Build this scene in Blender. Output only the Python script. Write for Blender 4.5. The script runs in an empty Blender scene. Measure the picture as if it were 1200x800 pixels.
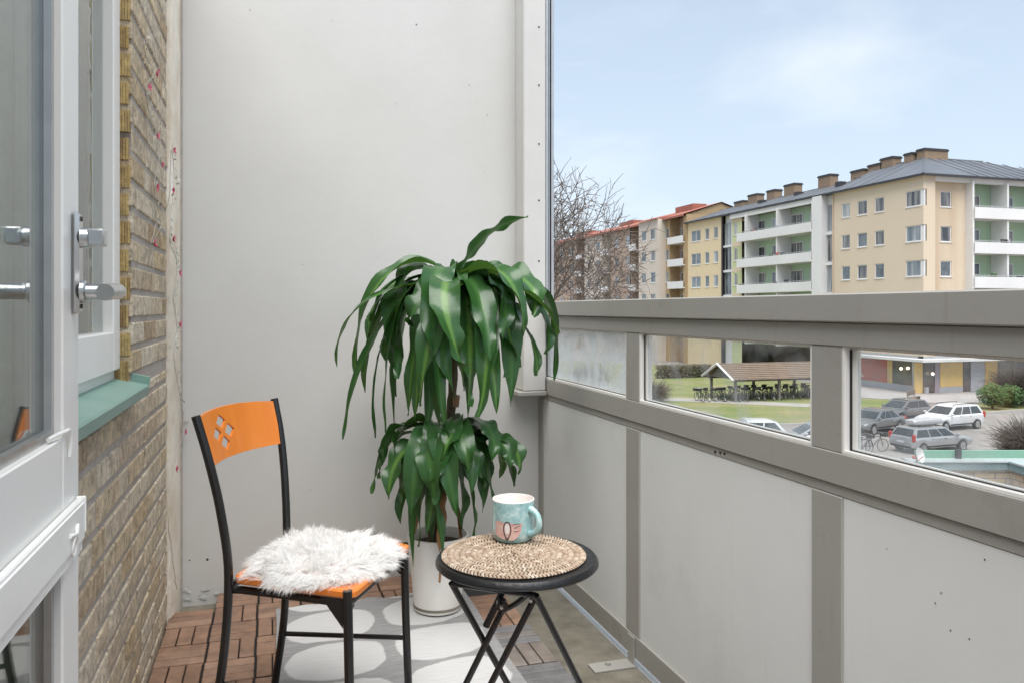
import bpy, bmesh, math, random
from mathutils import Vector, Matrix, noise
from mathutils.geometry import delaunay_2d_cdt
random.seed(7)
R = math.radians
COL = bpy.context.scene.collection
SC = bpy.context.scene
H = 1.12                       # eye height above the decking
F = 925.0                      # focal length in photo pixels
YAW = math.atan(281 / F); s_, c_ = math.sin(YAW), math.cos(YAW)
GZ = H - 7.5                   # street level

# ---- measuring helpers: photo measurement -> metres on a known plane
def on_z(u, v, Z):
    d = F * (H - Z) / (v - 362); xc = (u - 600) / F
    return Vector((d * (s_ + xc * c_), d * (c_ - xc * s_), Z))
def on_x(u, v, X):
    xc = (u - 600) / F; d = X / (s_ + xc * c_)
    return Vector((X, d * (c_ - xc * s_), H - (v - 362) * d / F))
def on_y(u, v, Y):
    xc = (u - 600) / F; d = Y / (c_ - xc * s_)
    return Vector((d * (s_ + xc * c_), Y, H - (v - 362) * d / F))
def at_d(u, v, d):
    xc = (u - 600) / F
    return Vector((d * (s_ + xc * c_), d * (c_ - xc * s_), H - (v - 362) * d / F))

# ---------------------------------------------------------------- materials
def nt(name):
    m = bpy.data.materials.new(name); m.use_nodes = True
    t = m.node_tree; b = t.nodes['Principled BSDF']
    return m, t, b
def N(t, kind, **kw):
    n = t.nodes.new(kind)
    for k, v in kw.items():
        if k in n.inputs: n.inputs[k].default_value = v
        else: setattr(n, k, v)
    return n
def ramp(t, stops, interp='LINEAR'):
    n = t.nodes.new('ShaderNodeValToRGB'); cr = n.color_ramp; cr.interpolation = interp
    while len(cr.elements) < len(stops): cr.elements.new(0.5)
    for e, (p, c) in zip(cr.elements, stops):
        e.position = p; e.color = (*c, 1) if len(c) == 3 else c
    return n
def mixc(t, a, b, fac=None, mode='MIX', f=0.5):
    n = t.nodes.new('ShaderNodeMix'); n.data_type = 'RGBA'; n.blend_type = mode
    n.inputs[0].default_value = f
    if fac is not None: t.links.new(fac, n.inputs[0])
    for i, x in ((6, a), (7, b)):
        if hasattr(x, 'is_linked') or hasattr(x, 'links'): t.links.new(x, n.inputs[i])
        else: n.inputs[i].default_value = (*x, 1)
    return n.outputs[2]
def objco(t, scale=(1, 1, 1), rot=(0, 0, 0), loc=(0, 0, 0)):
    tc = t.nodes.new('ShaderNodeTexCoord'); mp = t.nodes.new('ShaderNodeMapping')
    mp.inputs['Scale'].default_value = scale; mp.inputs['Rotation'].default_value = rot; mp.inputs['Location'].default_value = loc
    t.links.new(tc.outputs['Object'], mp.inputs[0]); return mp.outputs[0]
def bump(t, b, h, strength=0.3, dist=0.01):
    n = N(t, 'ShaderNodeBump', Strength=strength, Distance=dist)
    t.links.new(h, n.inputs['Height']); t.links.new(n.outputs[0], b.inputs['Normal']); return n
def simple(name, c1, c2=None, rough=0.5, metal=0.0, scale=6.0, bmp=0.0, bscale=None, spec=0.5, detail=6, coat=0.0, stretch=(1, 1, 1)):
    """colour with a slow noise variation and an optional fine bump"""
    m, t, b = nt(name)
    b.inputs['Roughness'].default_value = rough; b.inputs['Metallic'].default_value = metal
    b.inputs['Specular IOR Level'].default_value = spec; b.inputs['Coat Weight'].default_value = coat
    co = objco(t, stretch)
    if c2 is None: c2 = tuple(x * 0.88 for x in c1)
    nz = N(t, 'ShaderNodeTexNoise', Scale=scale, Detail=detail, Roughness=0.6); t.links.new(co, nz.inputs['Vector'])
    r = ramp(t, [(0.35, c1), (0.7, c2)]); t.links.new(nz.outputs['Fac'], r.inputs[0])
    t.links.new(r.outputs[0], b.inputs['Base Color'])
    if bmp:
        n2 = N(t, 'ShaderNodeTexNoise', Scale=bscale or scale * 12, Detail=8, Roughness=0.65); t.links.new(co, n2.inputs['Vector'])
        bump(t, b, n2.outputs['Fac'], bmp, 0.01)
    return m
def island(name, stops, rough=0.7, nscale=30, namt=0.35, bmp=0.3, bscale=90, stretch=(1, 1, 1), spec=0.4):
    """colour picked per loose piece (brick, slat) + grain"""
    m, t, b = nt(name); b.inputs['Roughness'].default_value = rough; b.inputs['Specular IOR Level'].default_value = spec
    g = t.nodes.new('ShaderNodeNewGeometry'); r = ramp(t, stops); t.links.new(g.outputs['Random Per Island'], r.inputs[0])
    co = objco(t, stretch)
    nz = N(t, 'ShaderNodeTexNoise', Scale=nscale, Detail=8, Roughness=0.7); t.links.new(co, nz.inputs['Vector'])
    r2 = ramp(t, [(0.3, (1 - namt,) * 3), (0.7, (1 + namt * 0.4,) * 3)]); t.links.new(nz.outputs['Fac'], r2.inputs[0])
    t.links.new(mixc(t, r.outputs[0], r2.outputs[0], mode='MULTIPLY', f=1.0), b.inputs['Base Color'])
    n2 = N(t, 'ShaderNodeTexNoise', Scale=bscale, Detail=8, Roughness=0.7); t.links.new(co, n2.inputs['Vector'])
    bump(t, b, n2.outputs['Fac'], bmp, 0.01)
    return m

MT = {}
def worn(name, c, rough, dirt, amt, scale):
    m = simple(name, c, tuple(x * .93 for x in c), rough, scale=2.2, bmp=.025, bscale=50); t = m.node_tree; b = t.nodes['Principled BSDF']
    src = b.inputs['Base Color'].links[0].from_socket; co = objco(t)
    a = N(t, 'ShaderNodeTexNoise', Scale=scale, Detail=10, Roughness=.78); t.links.new(co, a.inputs['Vector'])
    r = ramp(t, [(.56, (0, 0, 0)), (.74, (amt,) * 3)]); t.links.new(a.outputs['Fac'], r.inputs[0])
    c1 = mixc(t, src, dirt, r.outputs[0])
    g = N(t, 'ShaderNodeTexNoise', Scale=1, Detail=8, Roughness=.75); t.links.new(objco(t, (5, 34, 1.3)), g.inputs['Vector'])     # runs and streaks
    r2 = ramp(t, [(.58, (0, 0, 0)), (.80, (amt * .8,) * 3)]); t.links.new(g.outputs['Fac'], r2.inputs[0])
    c2 = mixc(t, c1, dirt, r2.outputs[0])
    v = N(t, 'ShaderNodeTexVoronoi', Scale=11.0); t.links.new(co, v.inputs['Vector'])
    r3 = ramp(t, [(.012, (.75,) * 3), (.022, (0, 0, 0))]); t.links.new(v.outputs['Distance'], r3.inputs[0])
    t.links.new(mixc(t, c2, (.10, .085, .07), r3.outputs[0]), b.inputs['Base Color'])
    rr = N(t, 'ShaderNodeMapRange'); rr.inputs[3].default_value = rough - .08; rr.inputs[4].default_value = rough + .18; t.links.new(a.outputs['Fac'], rr.inputs[0]); t.links.new(rr.outputs[0], b.inputs['Roughness'])
    return m
MT['taupe'] = worn('grey_metal_paint', (.335, .325, .300), .42, (.20, .18, .15), .5, 5)
MT['panel'] = worn('grey_board_paint', (.70, .712, .695), .38, (.50, .485, .44), .30, 2.2)
MT['white'] = simple('white_gloss_paint', (.82, .805, .765), (.79, .775, .74), .35, scale=4)
MT['white_metal'] = simple('white_post_paint', (.58, .57, .545), (.53, .52, .50), .45, scale=4, bmp=.03)
MT['alu'] = simple('aluminium', (.55, .55, .55), (.48, .48, .48), .35, .9, scale=20)
MT['brushed'] = simple('brushed_handle_metal', (.62, .62, .62), (.55, .55, .55), .30, 1.0, scale=30)
MT['black_metal'] = simple('black_gloss_metal', (.010, .010, .011), (.014, .013, .013), .25, spec=.6, scale=15)
MT['rubber'] = simple('black_rubber', (.02, .02, .02), None, .7)
MT['screw'] = simple('dark_screw', (.06, .05, .045), None, .5, .6)
MT['teal'] = simple('teal_sill_paint', (.19, .32, .27), (.24, .36, .31), .45, scale=7, bmp=.05)
MT['concrete'] = simple('damp_concrete', (.13, .118, .09), (.23, .21, .168), .85, scale=9, bmp=.6, bscale=70)
MT['mortar'] = simple('grey_mortar', (.40, .355, .315), (.50, .45, .40), .95, scale=25, bmp=.8, bscale=120)
MT['grid'] = simple('black_plastic_grid', (.012, .012, .012), None, .7)
MT['orange'] = simple('orange_lacquered_wood', (.76, .23, .035), (.70, .20, .03), .28, scale=5, stretch=(1, 6, 1), coat=.2)
MT['table_black'] = simple('black_table_paint', (.007, .007, .008), (.013, .013, .014), .33, scale=14, bmp=.25, bscale=60)
MT['pot'] = simple('white_pot_glaze', (.80, .79, .76), (.72, .70, .65), .35, scale=5)
MT['soil'] = simple('soil', (.05, .03, .02), (.09, .05, .03), .95, scale=40, bmp=1)
MT['cane'] = simple('plant_cane', (.10, .085, .05), (.17, .13, .075), .8, scale=30, bmp=.6, bscale=60, stretch=(1, 1, 4))
MT['cut'] = simple('cut_cane_end', (.45, .27, .17), None, .8)
MT['dead'] = simple('dead_leaf', (.30, .16, .06), (.22, .10, .04), .7, scale=20)
MT['wire'] = simple('thin_wire', (.42, .38, .33), None, .5)
MT['pink'] = simple('pink_petal', (.62, .07, .16), (.70, .22, .30), .6, scale=60)
MT['gleaf'] = simple('faded_leaflet', (.42, .40, .32), (.55, .52, .45), .7, scale=60)
MT['room'] = simple('room_paint', (.62, .60, .56), None, .8)
MT['curtain'] = simple('curtain_cloth', (.74, .73, .70), None, .9, scale=10)
MT['cupwhite'] = simple('white_glaze', (.80, .74, .70), None, .2)

def wall_paint():
    m, t, b = nt('painted_concrete'); b.inputs['Roughness'].default_value = .6
    co = objco(t)
    n1 = N(t, 'ShaderNodeTexNoise', Scale=1.3, Detail=5, Roughness=.55); t.links.new(co, n1.inputs['Vector'])
    r1 = ramp(t, [(.3, (.545, .535, .50)), (.5, (.565, .56, .54)), (.72, (.53, .523, .498))]); t.links.new(n1.outputs['Fac'], r1.inputs[0])
    n3 = N(t, 'ShaderNodeTexNoise', Scale=9, Detail=10, Roughness=.75); t.links.new(co, n3.inputs['Vector'])
    r3 = ramp(t, [(.30, (.90, .885, .86)), (.42, (1, 1, 1))]); t.links.new(n3.outputs['Fac'], r3.inputs[0])
    col = mixc(t, r1.outputs[0], r3.outputs[0], mode='MULTIPLY', f=.35)
    v = N(t, 'ShaderNodeTexVoronoi', Scale=7.0); t.links.new(co, v.inputs['Vector'])
    r4 = ramp(t, [(.028, (.72, .70, .66)), (.045, (1, 1, 1))]); t.links.new(v.outputs['Distance'], r4.inputs[0])
    col = mixc(t, col, r4.outputs[0], mode='MULTIPLY', f=.45)
    t.links.new(col, b.inputs['Base Color'])
    n2 = N(t, 'ShaderNodeTexNoise', Scale=22, Detail=9, Roughness=.62); t.links.new(co, n2.inputs['Vector'])
    bump(t, b, n2.outputs['Fac'], .07, .012)
    return m
MT['wall'] = wall_paint()
MT['strip'] = simple('cream_flaking_paint', (.86, .81, .72), (.62, .53, .41), .85, scale=9, bmp=.9, bscale=30, stretch=(1, 1, .5))
MT['brick'] = island('yellow_brick', [(0, (.60, .46, .29)), (.25, (.73, .60, .42)), (.5, (.65, .54, .40)), (.75, (.79, .69, .54)), (1, (.52, .38, .24))], .9, 42, .62, 1.0, 70)
MT['brick_end'] = island('ribbed_brick_end', [(0, (.50, .34, .13)), (.5, (.58, .44, .20)), (1, (.33, .21, .09))], .85, 40, .5, .6, 60)
MT['slat'] = island('brown_acacia_slat', [(0, (.25, .145, .093)), (.35, (.315, .19, .127)), (.7, (.225, .132, .09)), (1, (.355, .225, .155))], .55, 14, .45, .25, 60, (1, 1, 1))
MT['slat_grey'] = island('grey_acacia_slat', [(0, (.14, .137, .135)), (.5, (.19, .185, .19)), (1, (.215, .18, .155))], .5, 14, .4, .25, 60)  # greyer slat colour for the right-hand tiles towards the camera

def leaf_mat(name, dark, light):
    m, t, b = nt(name); b.inputs['Roughness'].default_value = .29; b.inputs['Specular IOR Level'].default_value = .55
    a = N(t, 'ShaderNodeAttribute', attribute_name='across')
    nz = N(t, 'ShaderNodeTexNoise', Scale=55, Detail=3); tc = t.nodes.new('ShaderNodeTexCoord'); t.links.new(tc.outputs['Object'], nz.inputs['Vector'])
    ad = N(t, 'ShaderNodeMath', operation='MULTIPLY_ADD'); t.links.new(nz.outputs['Fac'], ad.inputs[0]); ad.inputs[1].default_value = .25
    t.links.new(a.outputs['Fac'], ad.inputs[2])
    r = ramp(t, [(.11, light), (.24, tuple((x + y) / 2 for x, y in zip(dark, light))), (.40, dark)]); t.links.new(ad.outputs[0], r.inputs[0])
    g = t.nodes.new('ShaderNodeNewGeometry')
    t.links.new(r.outputs[0], b.inputs['Base Color'])
    tr = t.nodes.new('ShaderNodeBsdfTranslucent'); tr.inputs[0].default_value = (light[0] * 1.3, light[1] * 1.3, light[2], 1)
    mx = t.nodes.new('ShaderNodeMixShader'); mx.inputs[0].default_value = .16
    t.links.new(b.outputs[0], mx.inputs[1]); t.links.new(tr.outputs[0], mx.inputs[2])
    t.links.new(mx.outputs[0], t.nodes['Material Output'].inputs[0])
    return m
MT['leaf_striped'] = leaf_mat('dracaena_leaf_striped', (.028, .090, .022), (.10, .21, .042))
MT['leaf'] = leaf_mat('dracaena_leaf', (.026, .085, .021), (.045, .125, .028))

def glass(name, tint=(1, 1, 1), dirt=0.0, refl=1.0, dscale=9.0, lo=.45, hi=.7, dcol=(.72, .74, .74), stretch=(1, 1, 1), warp=0.0, edge=.16):
    """thin pane: see-through + Fresnel gloss, with a real film of grime"""
    m, t, b = nt(name); t.nodes.remove(b); out = t.nodes['Material Output']
    tr = t.nodes.new('ShaderNodeBsdfTransparent'); tr.inputs[0].default_value = (*tint, 1)
    gl = t.nodes.new('ShaderNodeBsdfGlossy'); gl.inputs['Roughness'].default_value = .02
    fr = N(t, 'ShaderNodeFresnel', IOR=1.5); gg = t.nodes.new('ShaderNodeNewGeometry')
    mr = N(t, 'ShaderNodeMapRange'); mr.inputs[3].default_value = 1.5; mr.inputs[4].default_value = 1 / 1.5
    t.links.new(gg.outputs['Backfacing'], mr.inputs[0]); t.links.new(mr.outputs[0], fr.inputs['IOR'])
    mu = N(t, 'ShaderNodeMath', operation='MULTIPLY'); mu.inputs[1].default_value = refl; mu.use_clamp = True; t.links.new(fr.outputs[0], mu.inputs[0])
    mx = t.nodes.new('ShaderNodeMixShader'); t.links.new(mu.outputs[0], mx.inputs[0]); t.links.new(tr.outputs[0], mx.inputs[1]); t.links.new(gl.outputs[0], mx.inputs[2])
    last = mx.outputs[0]
    if dirt:
        df = t.nodes.new('ShaderNodeBsdfDiffuse'); df.inputs[0].default_value = (*dcol, 1)
        co = objco(t, stretch)
        tl = t.nodes.new('ShaderNodeBsdfTranslucent'); tl.inputs[0].default_value = (*dcol, 1)
        am = t.nodes.new('ShaderNodeMixShader'); t.links.new(df.outputs[0], am.inputs[1]); t.links.new(tl.outputs[0], am.inputs[2])
        nz = N(t, 'ShaderNodeTexNoise', Scale=dscale, Detail=7, Roughness=.6, Distortion=warp); t.links.new(co, nz.inputs['Vector'])
        # grime gathers along the edges of the pane
        tg = t.nodes.new('ShaderNodeTexCoord'); sx = t.nodes.new('ShaderNodeSeparateXYZ'); t.links.new(tg.outputs['Generated'], sx.inputs[0])
        def ed(o):
            a = N(t, 'ShaderNodeMath', operation='SUBTRACT'); t.links.new(o, a.inputs[0]); a.inputs[1].default_value = .5
            q = N(t, 'ShaderNodeMath', operation='ABSOLUTE'); t.links.new(a.outputs[0], q.inputs[0]); return q.outputs[0]
        mxx = N(t, 'ShaderNodeMath', operation='MAXIMUM'); t.links.new(ed(sx.outputs[1]), mxx.inputs[0]); t.links.new(ed(sx.outputs[2]), mxx.inputs[1])
        er = N(t, 'ShaderNodeMapRange'); er.inputs[1].default_value = .34; er.inputs[2].default_value = .5; er.inputs[4].default_value = edge; t.links.new(mxx.outputs[0], er.inputs[0])
        sm = N(t, 'ShaderNodeMath', operation='ADD'); t.links.new(nz.outputs['Fac'], sm.inputs[0]); t.links.new(er.outputs[0], sm.inputs[1])
        r = ramp(t, [(lo, (0, 0, 0)), (hi, (dirt,) * 3)]); t.links.new(sm.outputs[0], r.inputs[0])
        m2 = t.nodes.new('ShaderNodeMixShader'); t.links.new(r.outputs[0], m2.inputs[0]); t.links.new(last, m2.inputs[1]); t.links.new(am.outputs[0], m2.inputs[2]); last = m2.outputs[0]
    t.links.new(last, out.inputs[0]); return m
MT['glass'] = glass('clear_pane', (.93, .96, .95), 0, 1.0)
MT['door_glass'] = glass('door_pane', (.84, .89, .87), 0, 1.3)
MT['dirty'] = glass('dusty_pane', (.96, .97, .97), .30, .5, 5.0, .46, .82, warp=1.0)
MT['smeared'] = glass('smeared_pane', (.95, .96, .96), .85, .5, 3.2, .25, .66, (.84, .87, .87), (1, 1, .7), 3.2)
MT['farglass'] = simple('far_window_glass', (.055, .07, .085), (.19, .22, .24), .08, scale=.9, spec=.8)
MT['farglass2'] = simple('far_window_glass_dark', (.03, .036, .045), (.30, .29, .28), .1, scale=.8, spec=.8, detail=1, stretch=(2.4, 2.4, .3))
MT['farglass3'] = simple('far_window_glass_pale', (.12, .15, .18), (.42, .43, .43), .1, scale=.7, spec=.8, detail=1, stretch=(2.4, 2.4, .3))
FARG = ['farglass', 'farglass2', 'farglass2', 'farglass3']
MT['carglass'] = simple('car_glass', (.03, .037, .042), (.05, .06, .06), .06, spec=.7)

# ---------------------------------------------------------------- mesh builder
class MB:
    def __init__(s): s.v = []; s.f = []; s.m = []; s.a = None
    def face(s, pts, m=0):
        i = len(s.v); s.v += [tuple(p) for p in pts]; s.f.append(tuple(range(i, i + len(pts)))); s.m.append(m); return s
    def box(s, x0, x1, y0, y1, z0, z1, m=0, M=None):
        P = [Vector((x, y, z)) for z in (z0, z1) for y in (y0, y1) for x in (x0, x1)]
        if M is not None: P = [M @ p for p in P]
        i = len(s.v); s.v += [tuple(p) for p in P]
        for q in ((0, 2, 3, 1), (4, 5, 7, 6), (0, 1, 5, 4), (2, 6, 7, 3), (0, 4, 6, 2), (1, 3, 7, 5)):
            s.f.append(tuple(i + k for k in q)); s.m.append(m)
        return s
    def cbox(s, x0, x1, y0, y1, z0, z1, c=.004, m=0, M=None):
        """box with all edges chamfered"""
        i = len(s.v); P = []
        for (X, sx) in ((x0, 1), (x1, -1)):
            for (Y, sy) in ((y0, 1), (y1, -1)):
                for (Z, sz) in ((z0, 1), (z1, -1)):
                    P += [(X, Y + sy * c, Z + sz * c), (X + sx * c, Y, Z + sz * c), (X + sx * c, Y + sy * c, Z)]
        if M is not None: P = [tuple(M @ Vector(p)) for p in P]
        s.v += P
        def k(a, b, d, w): return i + ((a * 2 + b) * 2 + d) * 3 + w
        fs = []
        for a in (0, 1):
            q = [k(a, 0, 0, 0), k(a, 1, 0, 0), k(a, 1, 1, 0), k(a, 0, 1, 0)]; fs.append(q if a else q[::-1])
        for b in (0, 1):
            q = [k(0, b, 0, 1), k(1, b, 0, 1), k(1, b, 1, 1), k(0, b, 1, 1)]; fs.append(q[::-1] if b else q)
        for d in (0, 1):
            q = [k(0, 0, d, 2), k(1, 0, d, 2), k(1, 1, d, 2), k(0, 1, d, 2)]; fs.append(q if d else q[::-1])
        for a in (0, 1):
            for b in (0, 1): fs.append([k(a, b, 0, 0), k(a, b, 1, 0), k(a, b, 1, 1), k(a, b, 0, 1)])
        for a in (0, 1):
            for d in (0, 1): fs.append([k(a, 0, d, 0), k(a, 1, d, 0), k(a, 1, d, 2), k(a, 0, d, 2)])
        for b in (0, 1):
            for d in (0, 1): fs.append([k(0, b, d, 1), k(1, b, d, 1), k(1, b, d, 2), k(0, b, d, 2)])
        for a in (0, 1):
            for b in (0, 1):
                for d in (0, 1): fs.append([k(a, b, d, 0), k(a, b, d, 1), k(a, b, d, 2)])
        for q in fs: s.f.append(tuple(q)); s.m.append(m)
        return s
    def tube(s, pts, rad, n=10, m=0, cap=True, flat=None):
        pts = [Vector(p) for p in pts]
        if not hasattr(rad, '__len__'): rad = [rad] * len(pts)
        i0 = len(s.v); up = None
        for k, p in enumerate(pts):
            t = (pts[min(k + 1, len(pts) - 1)] - pts[max(k - 1, 0)]).normalized()
            if up is None:
                up = Vector((0, 0, 1)) if abs(t.z) < .9 else Vector((1, 0, 0))
            a = t.cross(up).normalized(); b = a.cross(t).normalized(); up = b
            for j in range(n):
                th = 2 * math.pi * j / n
                s.v.append(tuple(p + (a * math.cos(th) + b * math.sin(th)) * rad[k]))
        for k in range(len(pts) - 1):
            for j in range(n):
                q = i0 + k * n; s.f.append((q + j, q + (j + 1) % n, q + n + (j + 1) % n, q + n + j)); s.m.append(m)
        if cap:
            s.f.append(tuple(i0 + j for j in range(n))[::-1]); s.m.append(m)
            q = i0 + (len(pts) - 1) * n; s.f.append(tuple(q + j for j in range(n))); s.m.append(m)
        return s
    def lathe(s, prof, c=(0, 0, 0), n=48, m=0, M=None):
        i0 = len(s.v); c = Vector(c)
        for (r, z) in prof:
            for j in range(n):
                th = 2 * math.pi * j / n; p = Vector((r * math.cos(th), r * math.sin(th), z))
                if M is not None: p = M @ p
                s.v.append(tuple(c + p))
        for k in range(len(prof) - 1):
            for j in range(n):
                q = i0 + k * n; s.f.append((q + j, q + (j + 1) % n, q + n + (j + 1) % n, q + n + j)); s.m.append(m)
        return s
    def grid(s, P, m=0, closed=False):
        """P[i][j] points"""
        i0 = len(s.v); nj = len(P[0])
        for row in P: s.v += [tuple(p) for p in row]
        for i in range(len(P) - 1):
            for j in range(nj - (0 if closed else 1)):
                a = i0 + i * nj; k = (j + 1) % nj
                s.f.append((a + j, a + k, a + nj + k, a + nj + j)); s.m.append(m)
        return s
    def build(s, name, mats, parent=None, smooth=False, local=False, label=None):
        me = bpy.data.meshes.new(name)
        off = Vector((0, 0, 0)); p = parent
        if not local:
            while p is not None: off += p.location; p = p.parent
        me.from_pydata([tuple(Vector(v) - off) for v in s.v], [], s.f)
        if not isinstance(mats, (list, tuple)): mats = [mats]
        for k in mats: me.materials.append(MT[k] if isinstance(k, str) else k)
        me.polygons.foreach_set('material_index', s.m)
        if smooth:
            me.polygons.foreach_set('use_smooth', [True] * len(me.polygons))
            if smooth != 'all': me.set_sharp_from_angle(angle=R(40))
        if s.a is not None:
            at = me.attributes.new('across', 'FLOAT', 'POINT'); at.data.foreach_set('value', s.a)
        me.update()
        o = bpy.data.objects.new(name, me); COL.objects.link(o); o.parent = parent
        if label: o['label'] = label
        return o
def tag(o, label=None, cat=None, group=None, kind=None):
    if label: o['label'] = label
    if cat: o['category'] = cat
    if group: o['group'] = group
    if kind: o['kind'] = kind
    return o
def empty(name, loc, label, cat, group=None, rz=0.0):
    o = bpy.data.objects.new(name, None); COL.objects.link(o); o.location = loc; o.rotation_euler = (0, 0, rz)
    o.empty_display_size = .1
    return tag(o, label, cat, group)
def copy_tree(o, parent=None):
    kids = [c for c in KIDS(o)]
    n = o.copy(); COL.objects.link(n); n.parent = parent
    for ch in kids: copy_tree(ch, n)
    return n
def KIDS(o): return [c for c in bpy.data.objects if c.parent == o]
def bez(p0, p1, p2, p3, n):
    out = []
    for i in range(n + 1):
        t = i / n; q = 1 - t
        out.append(Vector(p0) * q**3 + Vector(p1) * 3 * q * q * t + Vector(p2) * 3 * q * t * t + Vector(p3) * t**3)
    return out
def smoothpath(pts, k=6):
    """Catmull-Rom through points"""
    P = [Vector(p) for p in pts]; P = [P[0] * 2 - P[1]] + P + [P[-1] * 2 - P[-2]]; out = []
    for i in range(1, len(P) - 2):
        for j in range(k):
            t = j / k; a, b, c, d = P[i - 1], P[i], P[i + 1], P[i + 2]
            out.append(.5 * ((2 * b) + (c - a) * t + (2 * a - 5 * b + 4 * c - d) * t * t + (3 * b - a - 3 * c + d) * t**3))
    out.append(P[-2]); return out

# ================================================================= BALCONY
XL, XR, YB = -.365, 1.132, 3.333

# ---- floor slab and decking (setting)
b = MB(); b.box(-.60, 1.136, -1.2, 3.45, -.24, -.045); b.box(1.1362, 1.30, -1.2, 3.45, -.24, -.078)
tag(b.build('balcony_slab', 'concrete'), kind='structure')

b = MB(); P_ = .155
b.box(XL + .004 + P_, .872, 3.318 - P_ * 1.02, 3.318, -.043, -.016, 2); b.box(XL + .004, .872, -.6, 3.317 - P_ * 1.02, -.043, -.016, 2)
for i in range(8):
    for j in range(25):
        x0 = XL + .003 + i * P_; y1 = 3.318 - j * P_ * 1.02; y0 = y1 - P_ * 1.02
        if i == 0 and j == 0: continue
        grey = (i >= 7 and j >= 4) or (i == 6 and j >= 6 and (j % 3)) or (i >= 6 and j > 9)
        along = (i + j) % 2 == 0
        if i == 7 and j < 2: continue
        for k in range(3):
            g = .0022; jit = random.uniform(-.0012, .0012)
            w = (P_ - .006) / 3; w2 = (P_ * 1.02 - .006) / 3
            if along: bx = (x0 + .003 + k * w + g, x0 + .003 + (k + 1) * w - g, y0 + .004, y1 - .004)
            else: bx = (x0 + .0025, x0 + P_ - .0025, y0 + .003 + k * w2 + g, y0 + .003 + (k + 1) * w2 - g)
            b.cbox(*bx, -.014, jit, .0022, 1 if grey else 0)
tag(b.build('deck_floor', ['slat', 'slat_grey', 'grid']), kind='structure')

# ---- rug
def rug_mat():
    m, t, bs = nt('grey_rug_weave'); bs.inputs['Roughness'].default_value = .95; bs.inputs['Specular IOR Level'].default_value = .1
    co = objco(t)
    nz = N(t, 'ShaderNodeTexNoise', Scale=9, Detail=4); t.links.new(co, nz.inputs['Vector'])
    sub = N(t, 'ShaderNodeVectorMath', operation='SUBTRACT'); sub.inputs[1].default_value = (.5, .5, .5); t.links.new(nz.outputs['Color'], sub.inputs[0])
    sc = N(t, 'ShaderNodeVectorMath', operation='SCALE'); sc.inputs['Scale'].default_value = .035; t.links.new(sub.outputs[0], sc.inputs[0])
    ad = N(t, 'ShaderNodeVectorMath', operation='ADD'); t.links.new(co, ad.inputs[0]); t.links.new(sc.outputs[0], ad.inputs[1])
    sp = t.nodes.new('ShaderNodeSeparateXYZ'); t.links.new(ad.outputs[0], sp.inputs[0])
    def M(op, a, bb, cc=None):
        n = N(t, 'ShaderNodeMath', operation=op)
        for i, q in enumerate((a, bb, cc)):
            if q is None: continue
            if isinstance(q, (int, float)): n.inputs[i].default_value = q
            else: t.links.new(q, n.inputs[i])
        return n.outputs[0]
    def cell(o, org, size, half):
        q = M('DIVIDE', M('SUBTRACT', o, org), size); fr = M('SUBTRACT', M('FRACT', M('ADD', q, 40.0), 0), .5)
        return M('POWER', M('DIVIDE', M('ABSOLUTE', fr, 0), half), 2.5)
    skew = M('MULTIPLY_ADD', sp.outputs[0], -.14, sp.outputs[1])
    e = M('ADD', cell(sp.outputs[0], .022, .348, .445), cell(skew, 2.672, .285, .46))
    mask = ramp(t, [(.47, (1, 1, 1)), (.53, (0, 0, 0))]); t.links.new(M('MULTIPLY', e, .5), mask.inputs[0])
    n2 = N(t, 'ShaderNodeTexNoise', Scale=1, Detail=6, Roughness=.8); t.links.new(objco(t, (9, 160, 1)), n2.inputs['Vector'])
    ra = ramp(t, [(.3, (.17, .17, .175)), (.7, (.36, .355, .35))]); t.links.new(n2.outputs['Fac'], ra.inputs[0])
    rb = ramp(t, [(.3, (.44, .44, .435)), (.7, (.58, .575, .57))]); t.links.new(n2.outputs['Fac'], rb.inputs[0])
    t.links.new(mixc(t, ra.outputs[0], rb.outputs[0], mask.outputs[0]), bs.inputs['Base Color'])
    n3 = N(t, 'ShaderNodeTexNoise', Scale=1, Detail=5, Roughness=.8); t.links.new(objco(t, (60, 420, 1)), n3.inputs['Vector'])
    bump(t, bs, n3.outputs['Fac'], .35, .004)
    return m
b = MB(); rows = []; NX, NY = 44, 60
for i in range(NX + 1):
    row = []
    for j in range(NY + 1):
        fx, fy = i / NX, j / NY
        x = .012 + .712 * fx + .006 * noise.noise((0, fy * 6, 3)); y = 3.055 - 1.75 * fy + .012 * noise.noise((fx * 7, 0, 1)) * (1 - fy)
        edge = math.exp(-fy * 16)
        z = .010 + .004 * noise.noise((fx * 4, fy * 9, 5)) + edge * .010 * max(0, noise.noise((fx * 9, 1, 2)) + .1)
        row.append((x, y, z))
    rows.append(row)
b.grid(rows)
bot = [[(x, y, .002) for (x, y, z) in r] for r in rows]
b.grid([[p for p in rows[k]] for k in (0,)] + [[p for p in bot[0]]]); b.grid([bot[-1], rows[-1]])
b.grid([[bot[i][0] for i in range(NX + 1)], [rows[i][0] for i in range(NX + 1)]]); b.grid([[rows[i][-1] for i in range(NX + 1)], [bot[i][-1] for i in range(NX + 1)]])
tag(b.build('rug', rug_mat(), smooth=True), 'thin grey rug with large white petal shapes lying on the wooden decking', 'rug')

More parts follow.
